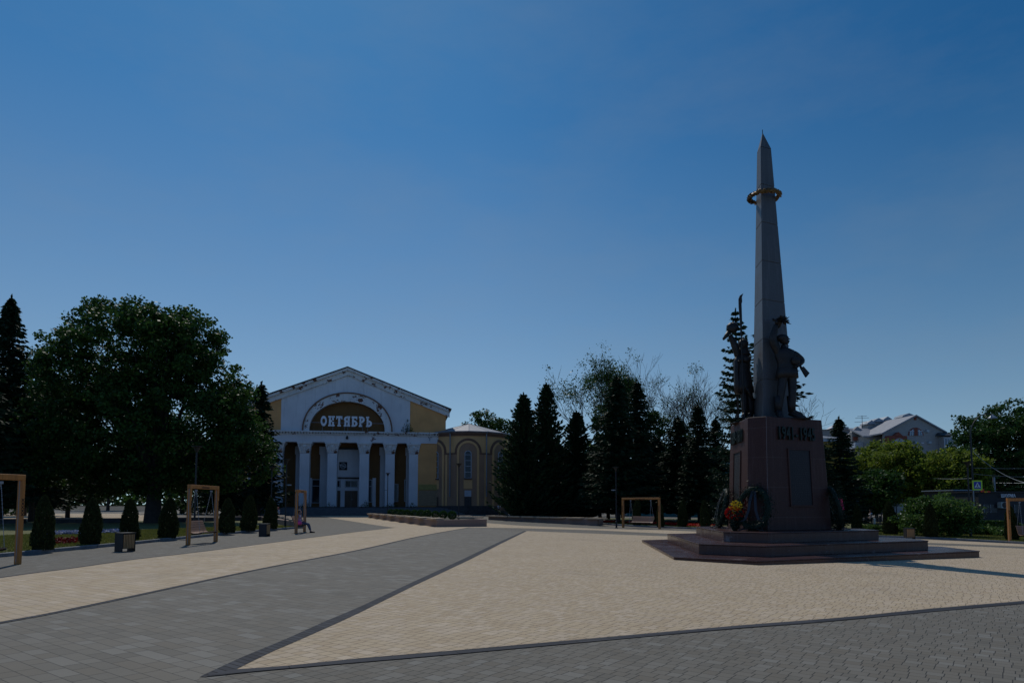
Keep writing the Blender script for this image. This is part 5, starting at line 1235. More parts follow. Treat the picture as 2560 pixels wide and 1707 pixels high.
for px, py, pt, lab in ((1591, 1313, 1244, 'thuja seen through the frame of the swing before the conifers'), (1651, 1317, 1254, 'thuja behind the right post of the swing before the conifers'), (1706, 1316.5, 1249, 'thuja on the red flower strip, right of the swing'), (1764, 1319, 1251, 'thuja left of the monument steps')):
    thuja(px, py, pt, lab, 'thujas left of the monument', .85)
for px, py, pt, lab in ((2142, 1331, 1261, 'thuja just right of the pedestal'), (2228, 1336, 1255, 'thuja below the blue bus stop sign'), (2328, 1343, 1260, 'thuja in front of the big rounded bush'), (2532, 1350, 1266, 'thuja behind the swing at the right edge')):
    thuja(px, py, pt, lab, 'thujas behind the right kerb', 1.0)
# boxwood balls
bxp = None
for i, zx in enumerate((1202, 1248, 1295, 1347, 1412, 1467, 1524, 1597, 1668, 1747)):
    pxx = 640+zx/3.5636; t = 1-(i/9)**.75 if i else 1
    a = PA+nin*1.5; b = PB+nin*1.6+(PC-PB)*.12; p = along(a, b+(b-a)*.12, pxx) if i < 9 else PB+(PC-PB)*.36+Vector((0, 2.2, 0))
    if i >= 7: p = along(a+(b-a)*.5, PB+(PC-PB)*.42+Vector((0, 1.6, 0)), pxx)
    if bxp is None:
        C_ = []; D_ = []
        for _ in range(2600): d = NR.normal(size=3); d /= np.linalg.norm(d); q = .78+.24*random.random(); C_.append((d[0]*.36*q, d[1]*.36*q, .30+d[2]*.33*q)); D_.append(d+NR.normal(size=3)*.4)
        V, Fq = leaf_quads(C_, .065, 0, .6, D_); o = link('boxwood_ball', fast_mesh('boxwood_ball', V, Fq), M['box']); bxp = o
    else: o = bxp.copy(); COL.objects.link(o)
    s_ = random.uniform(.98, 1.12); o.scale = (s_, s_, s_*1.05); o.location = (p.x, p.y, zp-.03); o.rotation_euler = (0, 0, random.uniform(0, 6))
    tag(o, 'clipped boxwood ball, %s from the far left end of the planter row' % ('first' if i == 0 else ORD[i]), 'shrub', 'boxwood balls in the planter')

def broadleaf(name, p, lobes, trunk_r, trunk_h, ncl, per, leaf, mat, label, cl_r=1.0, shell=.55, seed=1, grp=None, cat='tree', bark='bark', nbr=26):
    rg_ = np.random.default_rng(seed); r = empty(name, p); tag(r, label, cat, grp); vol = np.array([l[3]*l[4]*l[5] for l in lobes]); vol = vol/vol.sum(); cl = []
    for _ in range(ncl):
        l = lobes[rg_.choice(len(lobes), p=vol)]; d = rg_.normal(size=3); d /= np.linalg.norm(d); q = shell+(1-shell)*rg_.random()**.6
        if rg_.random() < .25: q *= rg_.random()
        cl.append((l[0]+d[0]*l[3]*q, l[1]+d[1]*l[4]*q, l[2]+d[2]*l[5]*q))
    cl = np.array(cl); pts = []
    for c in cl:
        rr = cl_r*rg_.uniform(.55, 1.25); d = rg_.normal(size=(per, 3)); d /= np.linalg.norm(d, axis=1, keepdims=True); q = rg_.random(per)**.45
        d[:, 2] *= .62; pts.append(c+d*(q*rr)[:, None])
    V, Fq = leaf_quads(np.concatenate(pts), leaf, .45, .75); link('crown', fast_mesh('crown', V, Fq), M[mat], r)
    if trunk_r > 0:
        tb = MB(); tb.tube([(0, 0, -.2), (.05, 0, trunk_h*.5), (0, .1, trunk_h)], [trunk_r*1.25, trunk_r*.95, trunk_r*.85], 9)
        for k in range(nbr):
            c = Vector(cl[rg_.integers(len(cl))]); a = Vector((0, .1, trunk_h*rg_.uniform(.75, 1))); m = a.lerp(c, .5)+Vector((0, 0, abs(c.z-a.z)*.12)); tb.tube([a, a.lerp(m, .5), m, c], [trunk_r*.45, trunk_r*.33, trunk_r*.2, .02], 5, False)
        tb.build('trunk', M[bark], r)
    return r
def lob(p, lst, dy=0):          # lobes from photo measures: (px, py, rx px, rz px, ry m, depth shift)
    out = []; s = F/p.y
    for px, py, rx, rz, ry, sh in lst:
        c = at(px, py, p.y+sh); out.append((c.x-p.x, c.y-p.y, c.z-p.z, rx/s, ry, rz/s))
    return out
pm = G(381, 1309); pm = Vector((pm.x, pm.y, h(pm.x, pm.y)))
broadleaf('maple_tree', pm, lob(pm, [(322, 900, 180, 142, 6.5, 0), (475, 920, 108, 115, 5, 0), (215, 935, 105, 125, 5, 1), (152, 860, 36, 36, 2, 0), (200, 1080, 130, 130, 6, 1), (400, 1080, 230, 160, 7.5, 0), (560, 1025, 75, 85, 4.5, 0), (600, 1110, 62, 75, 4.5, 0), (505, 838, 40, 45, 2.5, 0), (470, 860, 80, 80, 4, 0), (560, 958, 58, 62, 3.5, 0), (598, 1045, 52, 75, 3.5, 0), (632, 1140, 48, 70, 3.5, 0), (405, 820, 90, 65, 4, 0), (330, 800, 150, 40, 4.5, 0), (250, 1170, 180, 70, 5, 2), (540, 1170, 110, 60, 4, 1)]), .62, 4.6, 1350, 88, .29, 'maple', 'huge dark rounded maple at the left, sky showing through its crown', 1.05, .60, 21, nbr=40)
# trees beyond the park at the left, closing the view under the maple
for i, (px, Y, pt, rad, mat, lab) in enumerate(((60, 92, 1010, 5.5, 'maple', 'dark leafy tree in the park behind the leftmost spruces'), (455, 112, 1060, 6.5, 'maple', 'dark leafy tree in the park behind the maple, left of the hall'), (270, 150, 1085, 8.5, 'maple', 'far leafy tree beyond the sunlit park path'), (-60, 75, 960, 5.5, 'maple', 'dark leafy tree past the left edge of the photo'), (575, 104, 1120, 5.5, 'maple', 'leafy tree behind the low spruce, beside the hall'))):
    p = on(px, Y); H_ = ztop(p, pt)-p.z
    broadleaf('park_tree', p, [(0, 0, H_*.66, rad, rad*.8, H_*.36), (rad*.3, 0, H_*.45, rad*.9, rad*.8, H_*.25)], .3, H_*.3, 260, 60, .42, mat, lab, 1.3, .5, 30+i, 'park trees at the left', nbr=14)
for i, (px, Y, pt, rad, lab) in enumerate(((1520, 82, 1000, 2.7, 'dark leafy tree filling the gap left of the tallest middle spruce'), (1640, 84, 1020, 2.8, 'dark leafy tree below the first bare tree'), (1722, 84, 1075, 2.6, 'dark leafy tree below the middle bare tree'), (1408, 86, 1120, 2.6, 'dark leafy tree between the pointed conifers and the middle clump'), (78, 64, 868, 4.6, 'dark leafy tree filling the gap right of the leftmost spruce'))):
    p = on(px, Y); H_ = ztop(p, pt)-p.z
    broadleaf('park_tree', p, [(0, 0, H_*.66, rad*.8, rad*.8, H_*.33), (rad*.2, 0, H_*.45, rad, rad*.8, H_*.27)], .2, H_*.3, 190, 60, .30, 'maple', lab, .9, .5, 130+i, 'dark leafy trees among the conifers', nbr=12)
# leafy tops behind the wing
p = on(1225, 132); broadleaf('park_tree', p, lob(p, [(1205, 1062, 48, 32, 4, 0), (1245, 1085, 45, 35, 4, 0), (1262, 1068, 22, 22, 2, 0), (1290, 1120, 50, 60, 4, 0), (1220, 1140, 70, 70, 5, 0)]), .4, 6, 240, 60, .42, 'poplar', 'leafy tree rising behind the roof of the round wing', 1.3, .6, 41)
p = on(1276, 100); broadleaf('young_tree', p, lob(p, [(1278, 1200, 22, 70, 2, 0), (1282, 1140, 16, 40, 2, 0)]), .12, 3, 60, 60, .34, 'bright', 'sunlit pale green foliage between the round wing and the conifers', .9, .5, 42, nbr=6)
p = on(1478, 104); broadleaf('young_tree', p, lob(p, [(1478, 1180, 18, 80, 2, 0)]), .12, 3, 50, 60, .34, 'bright', 'pale green foliage showing between the pointed conifers', .9, .5, 43, nbr=6)
# right-hand trees
p = on(2490, 92); p.z -= .3
broadleaf('poplar_tree', p, lob(p, [(2475, 1060, 60, 45, 5, 0), (2540, 1060, 70, 55, 6, 0), (2600, 1100, 90, 90, 7, 0), (2430, 1085, 40, 40, 4, 0), (2500, 1130, 110, 80, 7, 0), (2430, 1160, 60, 60, 5, 0), (2560, 1200, 110, 60, 6, 0), (2412, 1040, 18, 22, 2, 0)]), .5, 5, 620, 66, .36, 'poplar', 'large glossy dark green tree in the upper right by the kiosk', 1.15, .6, 51)
for i, (px, Y, lst, lab, mat) in enumerate((
    (2190, 96, [(2150, 1170, 45, 45, 4, 0), (2200, 1135, 45, 40, 4, 0), (2190, 1190, 60, 50, 4, 0), (2130, 1210, 50, 50, 4, 0)], 'bright green tree just right of the slender spruce', 'bright'),
    (2270, 88, [(2240, 1150, 50, 50, 4, 0), (2290, 1165, 50, 45, 4, 0), (2260, 1210, 60, 45, 4, 0)], 'bright green tree hiding the foot of the big gabled house', 'bright'),
    (2345, 84, [(2320, 1170, 45, 42, 4, 0), (2375, 1165, 50, 45, 4, 0), (2350, 1210, 60, 45, 4, 0)], 'bright green tree below the right bay of the gabled house', 'bright'),
    (2415, 80, [(2405, 1175, 40, 50, 3.5, 0), (2400, 1225, 50, 40, 3.5, 0)], 'bright green tree behind the crossing sign', 'bright'),
    (2165, 78, [(2160, 1240, 60, 45, 3.5, 0), (2200, 1215, 40, 40, 3, 0)], 'dark leafy tree shading the footpath behind the bus stop sign', 'maple'))):
    p = on(px, Y); broadleaf('street_tree', p, lob(p, lst), .22, 3, 230, 62, .34, mat, lab, 1.0, .5, 60+i, 'street trees before the gabled house', nbr=14)
def bush(name, px, py, lst, mat, label, n, leaf, grp=None, cl=.4, cat='bush', seed=5):
    p = G(px, py, .05); return broadleaf(name, p, lob(p, lst), 0, 0, n, 46, leaf, mat, label, cl, .5, seed, grp, cat)
bush('rounded_bush', 2330, 1341, [(2340, 1270, 70, 35, 2.4, 0), (2300, 1300, 50, 34, 2.2, 0), (2385, 1290, 50, 40, 2.2, 0), (2340, 1312, 80, 26, 2.2, 0)], 'bush', 'large rounded flowering bush behind the right thujas', 330, .17, None, .55, seed=71)
for i, (px, py, rx, rz, lab) in enumerate(((2165, 1330, 26, 9, 'low green shrub just right of the monument steps'), (2200, 1331, 26, 10, 'low green shrub left of the bus stop thuja'), (2252, 1332, 22, 16, 'green shrub between the bus stop thuja and the bin'), (2390, 1337, 34, 14, 'low broad leaved shrub left of the right lamp post'), (2445, 1338, 36, 14, 'low broad leaved shrub right of the right lamp post'), (2498, 1340, 32, 13, 'low broad leaved shrub before the kiosk'), (2555, 1342, 34, 16, 'low broad leaved shrub at the right edge'), (2420, 1330, 24, 24, 'taller leafy shrub beside the trimmed hedge'))):
    bush('low_shrub', px, py, [(px, py-rz*1.0, rx, rz, .8, 0), (px+rx*.4, py-rz*.8, rx*.7, rz*.9, .8, .3)], 'bush', lab, 60, .13, 'low shrubs on the right lawn', .28, seed=80+i)
pa, pb = G(2432, 1330), G(2508, 1331); C_ = []; D_ = []
for _ in range(6500):
    t = random.random(); fa = random.random(); x, y, z = random.uniform(0, 1), random.uniform(-.5, .5), random.random()
    if fa < .45: z = 1.0
    elif fa < .85: y = -.5
    q = pa.lerp(pb, x); C_.append((q.x, q.y+y*1.2, q.z+z*.95+random.gauss(0, .02))); D_.append((random.gauss(0, 1), random.gauss(0, 1), random.gauss(0, 1)))
V, Fq = leaf_quads(C_, .10, .3, .7, D_); hg_ = link('trimmed_hedge', fast_mesh('trimmed_hedge', V, Fq), M['bush']); tag(hg_, 'square trimmed hedge right of the big rounded bush', 'hedge')

# half bare trees
def bare_tree(name, p, H_, seed, spread, label, leaves=0, mat='maple', depth=6, lean=0, grp='half bare trees above the conifers'):
    rg_ = random.Random(seed); tb = MB(); tips = []; r = empty(name, p); tag(r, label, 'tree', grp)
    def grow(a, d, L, rad, k):
        q = a; pts = [a]; dd_ = d.copy()
        for _ in range(3):
            dd_ = (dd_+Vector((rg_.uniform(-.16, .16), rg_.uniform(-.16, .16), .07))).normalized(); q = q+dd_*L/3; pts.append(q)
        tb.tube(pts, [rad, rad*.88, rad*.76, rad*.66], 5 if k > 3 else 3, False)
        if k == 0: tips.append(q); return
        n = 3 if k > 2 and rg_.random() < .6 else 2
        for i in range(n+(1 if k == depth else 0)):
            ax = dd_.orthogonal().normalized(); ax.rotate(Matrix.Rotation(rg_.uniform(0, 2*PI), 3, dd_)); nd_ = dd_.copy(); nd_.rotate(Matrix.Rotation(rg_.uniform(.25, .62)*spread, 3, ax))
            if nd_.z < .1: nd_.z += .3; nd_.normalize()
            grow(q if i else pts[2], nd_, L*rg_.uniform(.66, .86), max(rad*.60, .019), k-1)
    grow(Vector((0, 0, 0)), Vector((lean, 0, 1)).normalized(), H_*.30, H_*.016, depth)
    tb.build('branches', M['twig'], r)
    mz = max(t.z for t in tips); k = H_/mz; r.scale = (k, k, k)
    if leaves:
        pick = [t for t in tips if rg_.random() < leaves]; pts = np.array([[t.x, t.y, t.z] for t in pick]); pts = np.repeat(pts, 20, 0)+NR.normal(size=(len(pts)*20, 3))*.40
        V, Fq = leaf_quads(pts, .26, .3, .7); link('leaves', fast_mesh('leaves', V, Fq), M[mat], r)
    return r
for i, (px, Y, pt, sd, sp, lv_, ln, lab) in enumerate(((1500, 92, 940, 4, 1.0, .35, -.12, 'half bare tree leaning left, with sparse pale leaves'), (1556, 90, 872, 9, .85, .95, .0, 'tallest half leafy tree rising above the middle conifers'), (1648, 92, 905, 14, 1.0, .03, .12, 'first bare tree right of the leafy one'), (1706, 96, 898, 52, 1.15, .0, .0, 'middle bare tree of the three leafless crowns'), (1768, 90, 902, 31, 1.1, .08, .05, 'bare tree nearest the monument, left of the open spruce'), (1990, 105, 985, 37, 1.2, .0, .15, 'thin bare tree behind the soldier statue, low at right'))):
    p = on(px, Y); bare_tree('bare_tree', p, ztop(p, pt)-p.z, sd, sp, lab, lv_, 'poplar' if i != 1 else 'maple', 7, ln)
# flower strips
def strip(name, pts, n, mat, label, z=.22, sz=.11, cat='flowers'):
    P = [G(*p, .09) for p in pts]; C_ = []
    for _ in range(n):
        i = random.randrange(len(P)-1); q = P[i].lerp(P[i+1], random.random()); C_.append((q.x+random.gauss(0, .3), q.y+random.gauss(0, .35), q.z+random.uniform(.03, z)))
    V, Fq = leaf_quads(C_, sz, .5, .8); o = link(name, fast_mesh(name, V, Fq), M[mat]); tag(o, label, cat, kind='stuff')
strip('red_flower_bed', [(135, 1361), (200, 1354)], 420, 'dred_fl', 'dark red flowers between the first two thujas')
strip('blue_flower_bed', [(130, 1337), (205, 1335)], 700, 'blue_fl', 'pale blue flowers in the shade behind the thujas')
strip('blue_flower_bed', [(250, 1333), (300, 1331)], 400, 'blue_fl', 'pale blue flowers in the shade left of the bin')
strip('red_flower_bed', [(1575, 1309), (1640, 1311), (1700, 1314), (1800, 1318)], 1500, 'red_fl', 'red flower strip on the lawn left of the monument', .25, .12)
strip('red_flower_bed', [(1500, 1305), (1530, 1306)], 300, 'red_fl', 'small patch of red flowers by the shaded planter', .2, .12)
def grass(name, poly, n, label):
    P = [G(*p) for p in poly]; xs_ = [p.x for p in P]; ys_ = [p.y for p in P]; tri_ = tess([(p.x, p.y) for p in P]); ar = []
    for t in tri_: a, b, c = (P[i] for i in t); ar.append(abs((b.x-a.x)*(c.y-a.y)-(b.y-a.y)*(c.x-a.x)))
    ar = np.array(ar)/sum(ar); C_ = []
    for i in NR.choice(len(tri_), n, p=ar):
        a, b, c = (P[k] for k in tri_[i]); u, v_ = random.random(), random.random()
        if u+v_ > 1: u, v_ = 1-u, 1-v_
        q = a+(b-a)*u+(c-a)*v_; C_.append((q.x, q.y, h(q.x, q.y)+.12))
    D_ = NR.normal(size=(n, 3))*.4+np.array([0, 0, 1.]); V, Fq = leaf_quads(C_, .10, 0, .22, D_); o = link(name, fast_mesh(name, V, Fq), M['grassblade']); tag(o, label, 'grass', kind='stuff')
M['grassblade'] = leafmat('grass_blades', (.08, .10, .018), (.19, .19, .045), .4, .6, 1.2)
grass('grass', [(-30, 1394), (330, 1359.5), (574, 1333.5), (750, 1320), (690, 1316), (300, 1330), (-30, 1345)], 52000, 'short grass growing on the left lawn')
grass('grass', [(1520, 1310), (1741, 1321), (1741, 1312), (1520, 1303)], 9000, 'short grass growing on the middle lawn')
grass('grass', [(2150, 1341), (2327, 1346.5), (2521, 1357), (2620, 1362), (2620, 1340), (2327, 1330), (2150, 1326)], 30000, 'short grass growing on the right lawn')

# ================================================================ TOWN BEHIND
def frame_at(name, px, Y, yaw_, label, cat='building', base=None):
    p = on(px, Y); o = empty(name, p, yaw_); tag(o, label, cat); return o, Loc(p, yaw_)
# big gabled house
hs, LQ = frame_at('gabled_house', 2288, 150, R(4), 'large pale brick house with a gable, arched attic window and metal roof')
def Q(x, y, off=0): u, z = LQ.uz(2020+x/3.7333, 980+y/3.7333, off); return u, z-LQ.o.z
def bxq(name, x0, x1, y0, y1, d0, d1, m, par=hs, off=0):
    a = Q(x0, y1, off); b = Q(x1, y0, off); return MB().box(a[0], b[0], d0, d1, a[1], b[1]).build(name, M[m], par)
ap = Q(1000, 246); le = Q(705, 398); re = Q(1262, 388)
MB().prism([(le[0], -2), (re[0], -2), re, ap, le], 0, .5).build('gable_wall', M['palebrick'], hs)
for s in (-1, 1):
    e = le if s < 0 else re; e2_ = (e[0]+s*.6, e[1]-.35); q = [(ap[0], ap[1]+.02), e2_, (e2_[0], e2_[1]+.3), (ap[0], ap[1]+.34)]
    if s < 0: q = q[::-1]
    MB().prism(q[::-1] if s < 0 else q, -.5, 22).build('roof_slope', M['roof'], hs)
MB().box(re[0]-.5, re[0], .51, 20, -2, re[1]-.1).build('side_wall', M['palebrick'], hs)
# arched window
c_ = Q(1005, 424); rr = Q(1077, 424)[0]-c_[0]
def half(r_, n=16): return [(c_[0]+r_*math.cos(PI*k/n), c_[1]+r_*math.sin(PI*k/n)) for k in range(n+1)]
MB().prism(half(rr), -.12, -.004).build('window_arch', M['redbrick'], hs)
wn = MB().prism(half(rr*.86), -.16, -.121).build('window', M['winglass'], hs)
fm = MB().box(c_[0]-.42, c_[0]+.42, -.22, -.161, c_[1], c_[1]+rr*.85); fm.build('brick_mullion', M['redbrick'], wn)
fm = MB()
for k in (-.75, -.45, .45, .75): fm.box(c_[0]+k*rr-.07, c_[0]+k*rr+.07, -.2, -.161, c_[1], c_[1]+rr*math.sqrt(max(.02, .74-k*k)))
fm.box(c_[0]-rr*.84, c_[0]-.43, -.195, -.162, c_[1]+.9, c_[1]+1.05); fm.box(c_[0]+.43, c_[0]+rr*.84, -.195, -.162, c_[1]+.9, c_[1]+1.05); fm.build('window_frame', M['winframe'], wn)
bxq('brick_patch', 990, 1010, 246, 280, -.1, -.005, 'redbrick')
def winq(x0, x1, y0, y1, nv, d=-.06):
    a = Q(x0, y1); b = Q(x1, y0); w_ = MB().box(a[0], b[0], d-.06, d, a[1], b[1]).build('window', M['winglass'], hs); f = MB(); n = nv+1
    for k in range(n+1): u = a[0]+(b[0]-a[0])*k/n; f.box(u-.07, u+.07, d-.14, d-.061, a[1], b[1])
    for z in (a[1], b[1], a[1]+(b[1]-a[1])*.35): f.box(a[0]+.071, b[0]-.071, d-.13, d-.062, z-.07, z+.07)
    f.build('window_frame', M['winframe'], w_)
winq(905, 962, 485, 545, 2); winq(1229, 1275, 607, 645, 1, -1.8)
bxq('red_dormer', 728, 893, 432, 690, -1.2, -.01, 'redbrick')
a = Q(775, 432); b = Q(852, 432); t_ = Q(812, 396); MB().prism([a, b, t_], -1.3, -.1).build('dormer_gable', M['redbrick'], hs)
winq(756, 880, 476, 540, 3, -1.21)
a = Q(782, 475); b = Q(855, 475); MB().prism([((a[0]+b[0])/2+(b[0]-a[0])/2*math.cos(PI*k/10), a[1]+(b[0]-a[0])*.3*math.sin(PI*k/10)) for k in range(11)], -1.3, -1.19).build('lunette', M['palebrick'], hs)
bxq('balcony', 885, 1003, 546, 605, -1.3, -.01, 'redbrick')
# right bay
a = Q(1213, 440); b = Q(1334, 440); MB().box(a[0], b[0], -1.7, 3, -2, a[1]).build('corner_bay', M['palebrick'], hs)
a = Q(1186, 430); b = Q(1342, 424); t_ = Q(1264, 408); MB().frustum([(a[0], -2.2, a[1]), (b[0], -2.2, a[1]), (b[0], 3.3, a[1]), (a[0], 3.3, a[1])], [(t_[0]-1.5, -.5, t_[1]+.2), (t_[0]+1.0, -.5, t_[1]+.2), (t_[0]+1, 2, t_[1]+.2), (t_[0]-1.5, 2, t_[1]+.2)]).build('bay_roof', M['roof_edge'], hs)
winq(1224, 1294, 457, 572, 2, -1.71)
for x, y in ((1000, 492), (1126, 490), (1105, 384)): bxq('air_conditioner', x-12, x+12, y-11, y+11, -.6, -.02, 'pale_pan')
bxq('vent_panel', 1056, 1080, 488, 499, -.1, -.01, 'winframe')
# left wing with long roof
wl0 = Q(525, 460, 6); wl1 = Q(735, 425, 6)
MB().box(wl0[0], wl1[0]+.5, 4, 12, -2, Q(600, 430, 6)[1]).build('wing_wall', M['palebrick'], hs)
p = [Q(445, 340, 8), Q(720, 345, 8)]; e_ = [Q(530, 425, 3), Q(722, 425, 3)]
MB().add([(p[0][0], 11, p[0][1]), (p[1][0]+6, 11, p[1][1]), (e_[1][0]+.5, 3.5, e_[1][1]), (e_[0][0], 3.5, e_[0][1]), (p[0][0], 11, p[0][1]-.3), (p[1][0]+6, 11, p[1][1]-.3), (e_[1][0]+.5, 3.5, e_[1][1]-.3), (e_[0][0], 3.5, e_[0][1]-.3)], [(0, 3, 2, 1), (4, 5, 6, 7), (0, 1, 5, 4), (1, 2, 6, 5), (2, 3, 7, 6), (3, 0, 4, 7)]).build('wing_roof', M['roof'], hs)
g0, g1, g2 = Q(385, 395, 10), Q(520, 400, 10), Q(440, 342, 10); MB().prism([(g0[0], -2), (g1[0], -2), (g1[0], g1[1]), g2, g0], 9, 10).build('side_gable', M['palebrick'], hs)
a = Q(385, 545, 9); b = Q(500, 497, 9); MB().box(a[0], b[0], 6.5, 8.9, a[1], b[1]).build('glazed_balcony', M['winframe'], hs)
a = Q(418, 468, 9); b = Q(500, 437, 9); MB().box(a[0], b[0], 8.5, 8.95, a[1], b[1]).build('brick_balcony', M['redbrick'], hs)
for x0, x1, y0, y1 in ((535, 592, 305, 350), (590, 672, 285, 350), (683, 745, 270, 320), (858, 965, 240, 300)):
    a = Q(x0, y1, 12); b = Q(x1, y0, 12); c = MB().box(a[0], b[0], 11, 13.5, a[1]-1.5, b[1]-.5).build('chimney', M['palebrick'], hs)
    MB().prism([(a[0]-.3, b[1]-.45), (b[0]+.3, b[1]-.45), (b[0]+.1, b[1]-.1), ((a[0]+b[0])/2, b[1]+.5), (a[0]-.1, b[1]-.1)], 10.6, 13.9).build('chimney_cap', M['steel'], c)
a = Q(508, 330, 12); an = MB().tube([(a[0], 12, a[1]-1), (a[0], 12, Q(508, 235, 12)[1])], .06, 5)
for z_, l_ in ((245, 1.2), (262, 1.7), (298, 1.9)): zz = Q(508, z_, 12)[1]; an.tube([(a[0]-l_, 12, zz), (a[0]+l_, 12, zz+.15)], .04, 4)
an.build('aerial', M['black'], hs)
MB().box(Q(620, 380, 7)[0], Q(650, 380, 7)[0], 8.3, 8.8, Q(640, 395, 7)[1], Q(640, 378, 7)[1]).build('skylight', M['black'], hs)
# yellow house and grey roofs behind it
yh, LY = frame_at('yellow_house', 2075, 112, R(6), 'yellow plastered house with white cornice behind the pedestal at the right')
def QY(x, y, off=0): u, z = LY.uz(x, y, off); return u, z-LY.o.z
a = QY(2030, 1290); b = QY(2096, 1112); MB().box(a[0], b[0], 0, 12, -1, b[1]).build('wall', M['yellow_wall'], yh)
c_ = MB().box(a[0], b[0]+.3, -.3, 12.3, b[1], b[1]+.55); c_.build('cornice', M['winframe'], yh)
t = QY(2060, 1096, 6); MB().frustum([(a[0], -.5, b[1]+.56), (b[0]+.6, -.5, b[1]+.56), (b[0]+.6, 12.5, b[1]+.56), (a[0], 12.5, b[1]+.56)], [(a[0], 5, t[1]), (b[0]-1.5, 5, t[1]), (b[0]-1.5, 7, t[1]), (a[0], 7, t[1])]).build('metal_roof', M['roof'], yh)
gb, LG_ = frame_at('grey_roofed_house', 2090, 170, 0, 'grey roofed house with a small white gable beyond the yellow house')
def QG(x, y): u, z = LG_.uz(x, y); return u, z-LG_.o.z
a = QG(2045, 1110); b = QG(2125, 1075); MB().box(a[0], b[0], 0, 14, -2, b[1]).build('wall', M['palebrick'], gb)
MB().frustum([(a[0]-.5, -.5, b[1]), (b[0]+.5, -.5, b[1]), (b[0]+.5, 14.5, b[1]), (a[0]-.5, 14.5, b[1])], [(a[0]+1, 5, QG(2060, 1072)[1]), (b[0]-1, 5, QG(2060, 1072)[1]), (b[0]-1, 8, QG(2060, 1072)[1]), (a[0]+1, 8, QG(2060, 1072)[1])]).build('roof', M['roof_edge'], gb)
MB().prism([QG(2073, 1073), QG(2101, 1073), QG(2090, 1062)], -.6, 2).build('white_gable', M['winframe'], gb)
for x0, x1, y0 in ((2086, 2100, 1068), (2110, 2132, 1066)): MB().box(QG(x0, y0)[0], QG(x1, y0)[0], 2.1, 4, 0, QG(x0, y0)[1]).build('chimney', M['palebrick'], gb)
# teal building and teal netting behind the middle conifers
tb_, LT_ = frame_at('teal_building', 1700, 104, R(-2), 'long low teal plastered building behind the middle conifers')
def QT(x, y): u, z = LT_.uz(x, y); return u, z-LT_.o.z
a = QT(1556, 1295); b = QT(1905, 1252); MB().box(a[0], b[0], 0, 8, -1, b[1]).build('wall', M['teal'], tb_)
MB().box(a[0]-.3, b[0]+.3, -.4, 8.4, b[1], b[1]+.35).build('flat_roof', M['roof'], tb_)
for x0, x1, y0, y1 in ((1687, 1694, 1266, 1290), (1560, 1568, 1270, 1290), (1760, 1772, 1264, 1276), (1822, 1834, 1264, 1276)):
    c0 = QT(x0, y1); c1 = QT(x1, y0); d_ = MB().box(c0[0], c1[0], -.05, -.003, c0[1], c1[1]).build('pale_door', M['pale_pan'], tb_)
tn_, LN_ = frame_at('teal_tower_block', 1800, 125, 0, 'taller teal building glimpsed between the conifers left of the pedestal')
a = LN_.uz(1715, 1200); b = LN_.uz(1900, 1138); MB().box(a[0], b[0], 0, 10, -1, b[1]-LN_.o.z).build('wall', M['teal_mesh'], tn_); MB().box(a[0]-.3, b[0]+.3, -.3, 10.3, b[1]-LN_.o.z, b[1]-LN_.o.z+.4).build('parapet', M['teal'], tn_)
# low house between wing and conifers
lh, LL_ = frame_at('low_house', 1330, 128, 0, 'low pale house with pinkish roof glimpsed right of the round wing')
a = LL_.uz(1270, 1290); b = LL_.uz(1500, 1245); z_ = b[1]-LL_.o.z; MB().box(a[0], b[0], 0, 8, -1, z_).build('wall', M['palebrick'], lh)
MB().frustum([(a[0]-.4, -.4, z_), (b[0]+.4, -.4, z_), (b[0]+.4, 8.4, z_), (a[0]-.4, 8.4, z_)], [(a[0]+1, 3.5, z_+2.4), (b[0]-1, 3.5, z_+2.4), (b[0]-1, 4.5, z_+2.4), (a[0]+1, 4.5, z_+2.4)]).build('roof', simple('pink_roof', (.3, .2, .17), .8), lh)
# kiosks
kk, LK = frame_at('shawarma_kiosk', 2500, 70, R(3), 'black clad kiosk with white Cyrillic lettering and an air conditioner')
def QK(x, y, off=0): u, z = LK.uz(2400+x/9.8, 1160+y/9.8, off); return u, z-LK.o.z
a = QK(480, 1380); b = QK(1700, 858); MB().box(a[0], b[0], 0, 5, -.6, b[1]).build('wall', M['kiosk'], kk)
MB().box(a[0]-.1, b[0]+.2, -.25, 5.2, b[1], b[1]+.10).build('roof_edge', M['kiosk'], kk)
me = text_mesh('ШАУРМА', 1.0, .02, 'lettering', .012); xs_ = [v.co.x for v in me.vertices]; ys_ = [v.co.y for v in me.vertices]
a = QK(965, 980); b = QK(1312, 893); kx = (b[0]-a[0])/(max(xs_)-min(xs_)); ky = (b[1]-a[1])/(max(ys_)-min(ys_))
me.transform(Matrix.Translation(((a[0]+b[0])/2, -.29, (a[1]+b[1])/2)) @ STAND @ Matrix.Diagonal((kx, ky, 1, 1)) @ Matrix.Translation((-(max(xs_)+min(xs_))/2, -(max(ys_)+min(ys_))/2, 0)))
link('lettering', me, M['sign_white'], kk)
a = QK(925, 1240); b = QK(1118, 1095); ac = MB().box(a[0], b[0], -.55, -.01, a[1], b[1]).build('air_conditioner', M['pale_pan'], kk)
MB().lathe([(.28, 0), (.28, .02), (.05, .03)], 20).xf(Matrix.Translation(((a[0]*.6+b[0]*.4), -.552, (a[1]+b[1])/2)) @ Matrix.Rotation(PI/2, 4, 'X')).build('fan_grille', M['black'], ac)
for x0, x1 in ((600, 720), (760, 900), (1350, 1500)):
    a = QK(x0, 1360); b = QK(x1, 1150); w_ = MB().box(a[0], b[0], -.04, -.003, a[1], b[1]).build('window', M['glass'], kk); MB().box(a[0]-.04, a[0]-.001, -.06, -.004, a[1], b[1]).build('window_frame', M['steel'], w_)
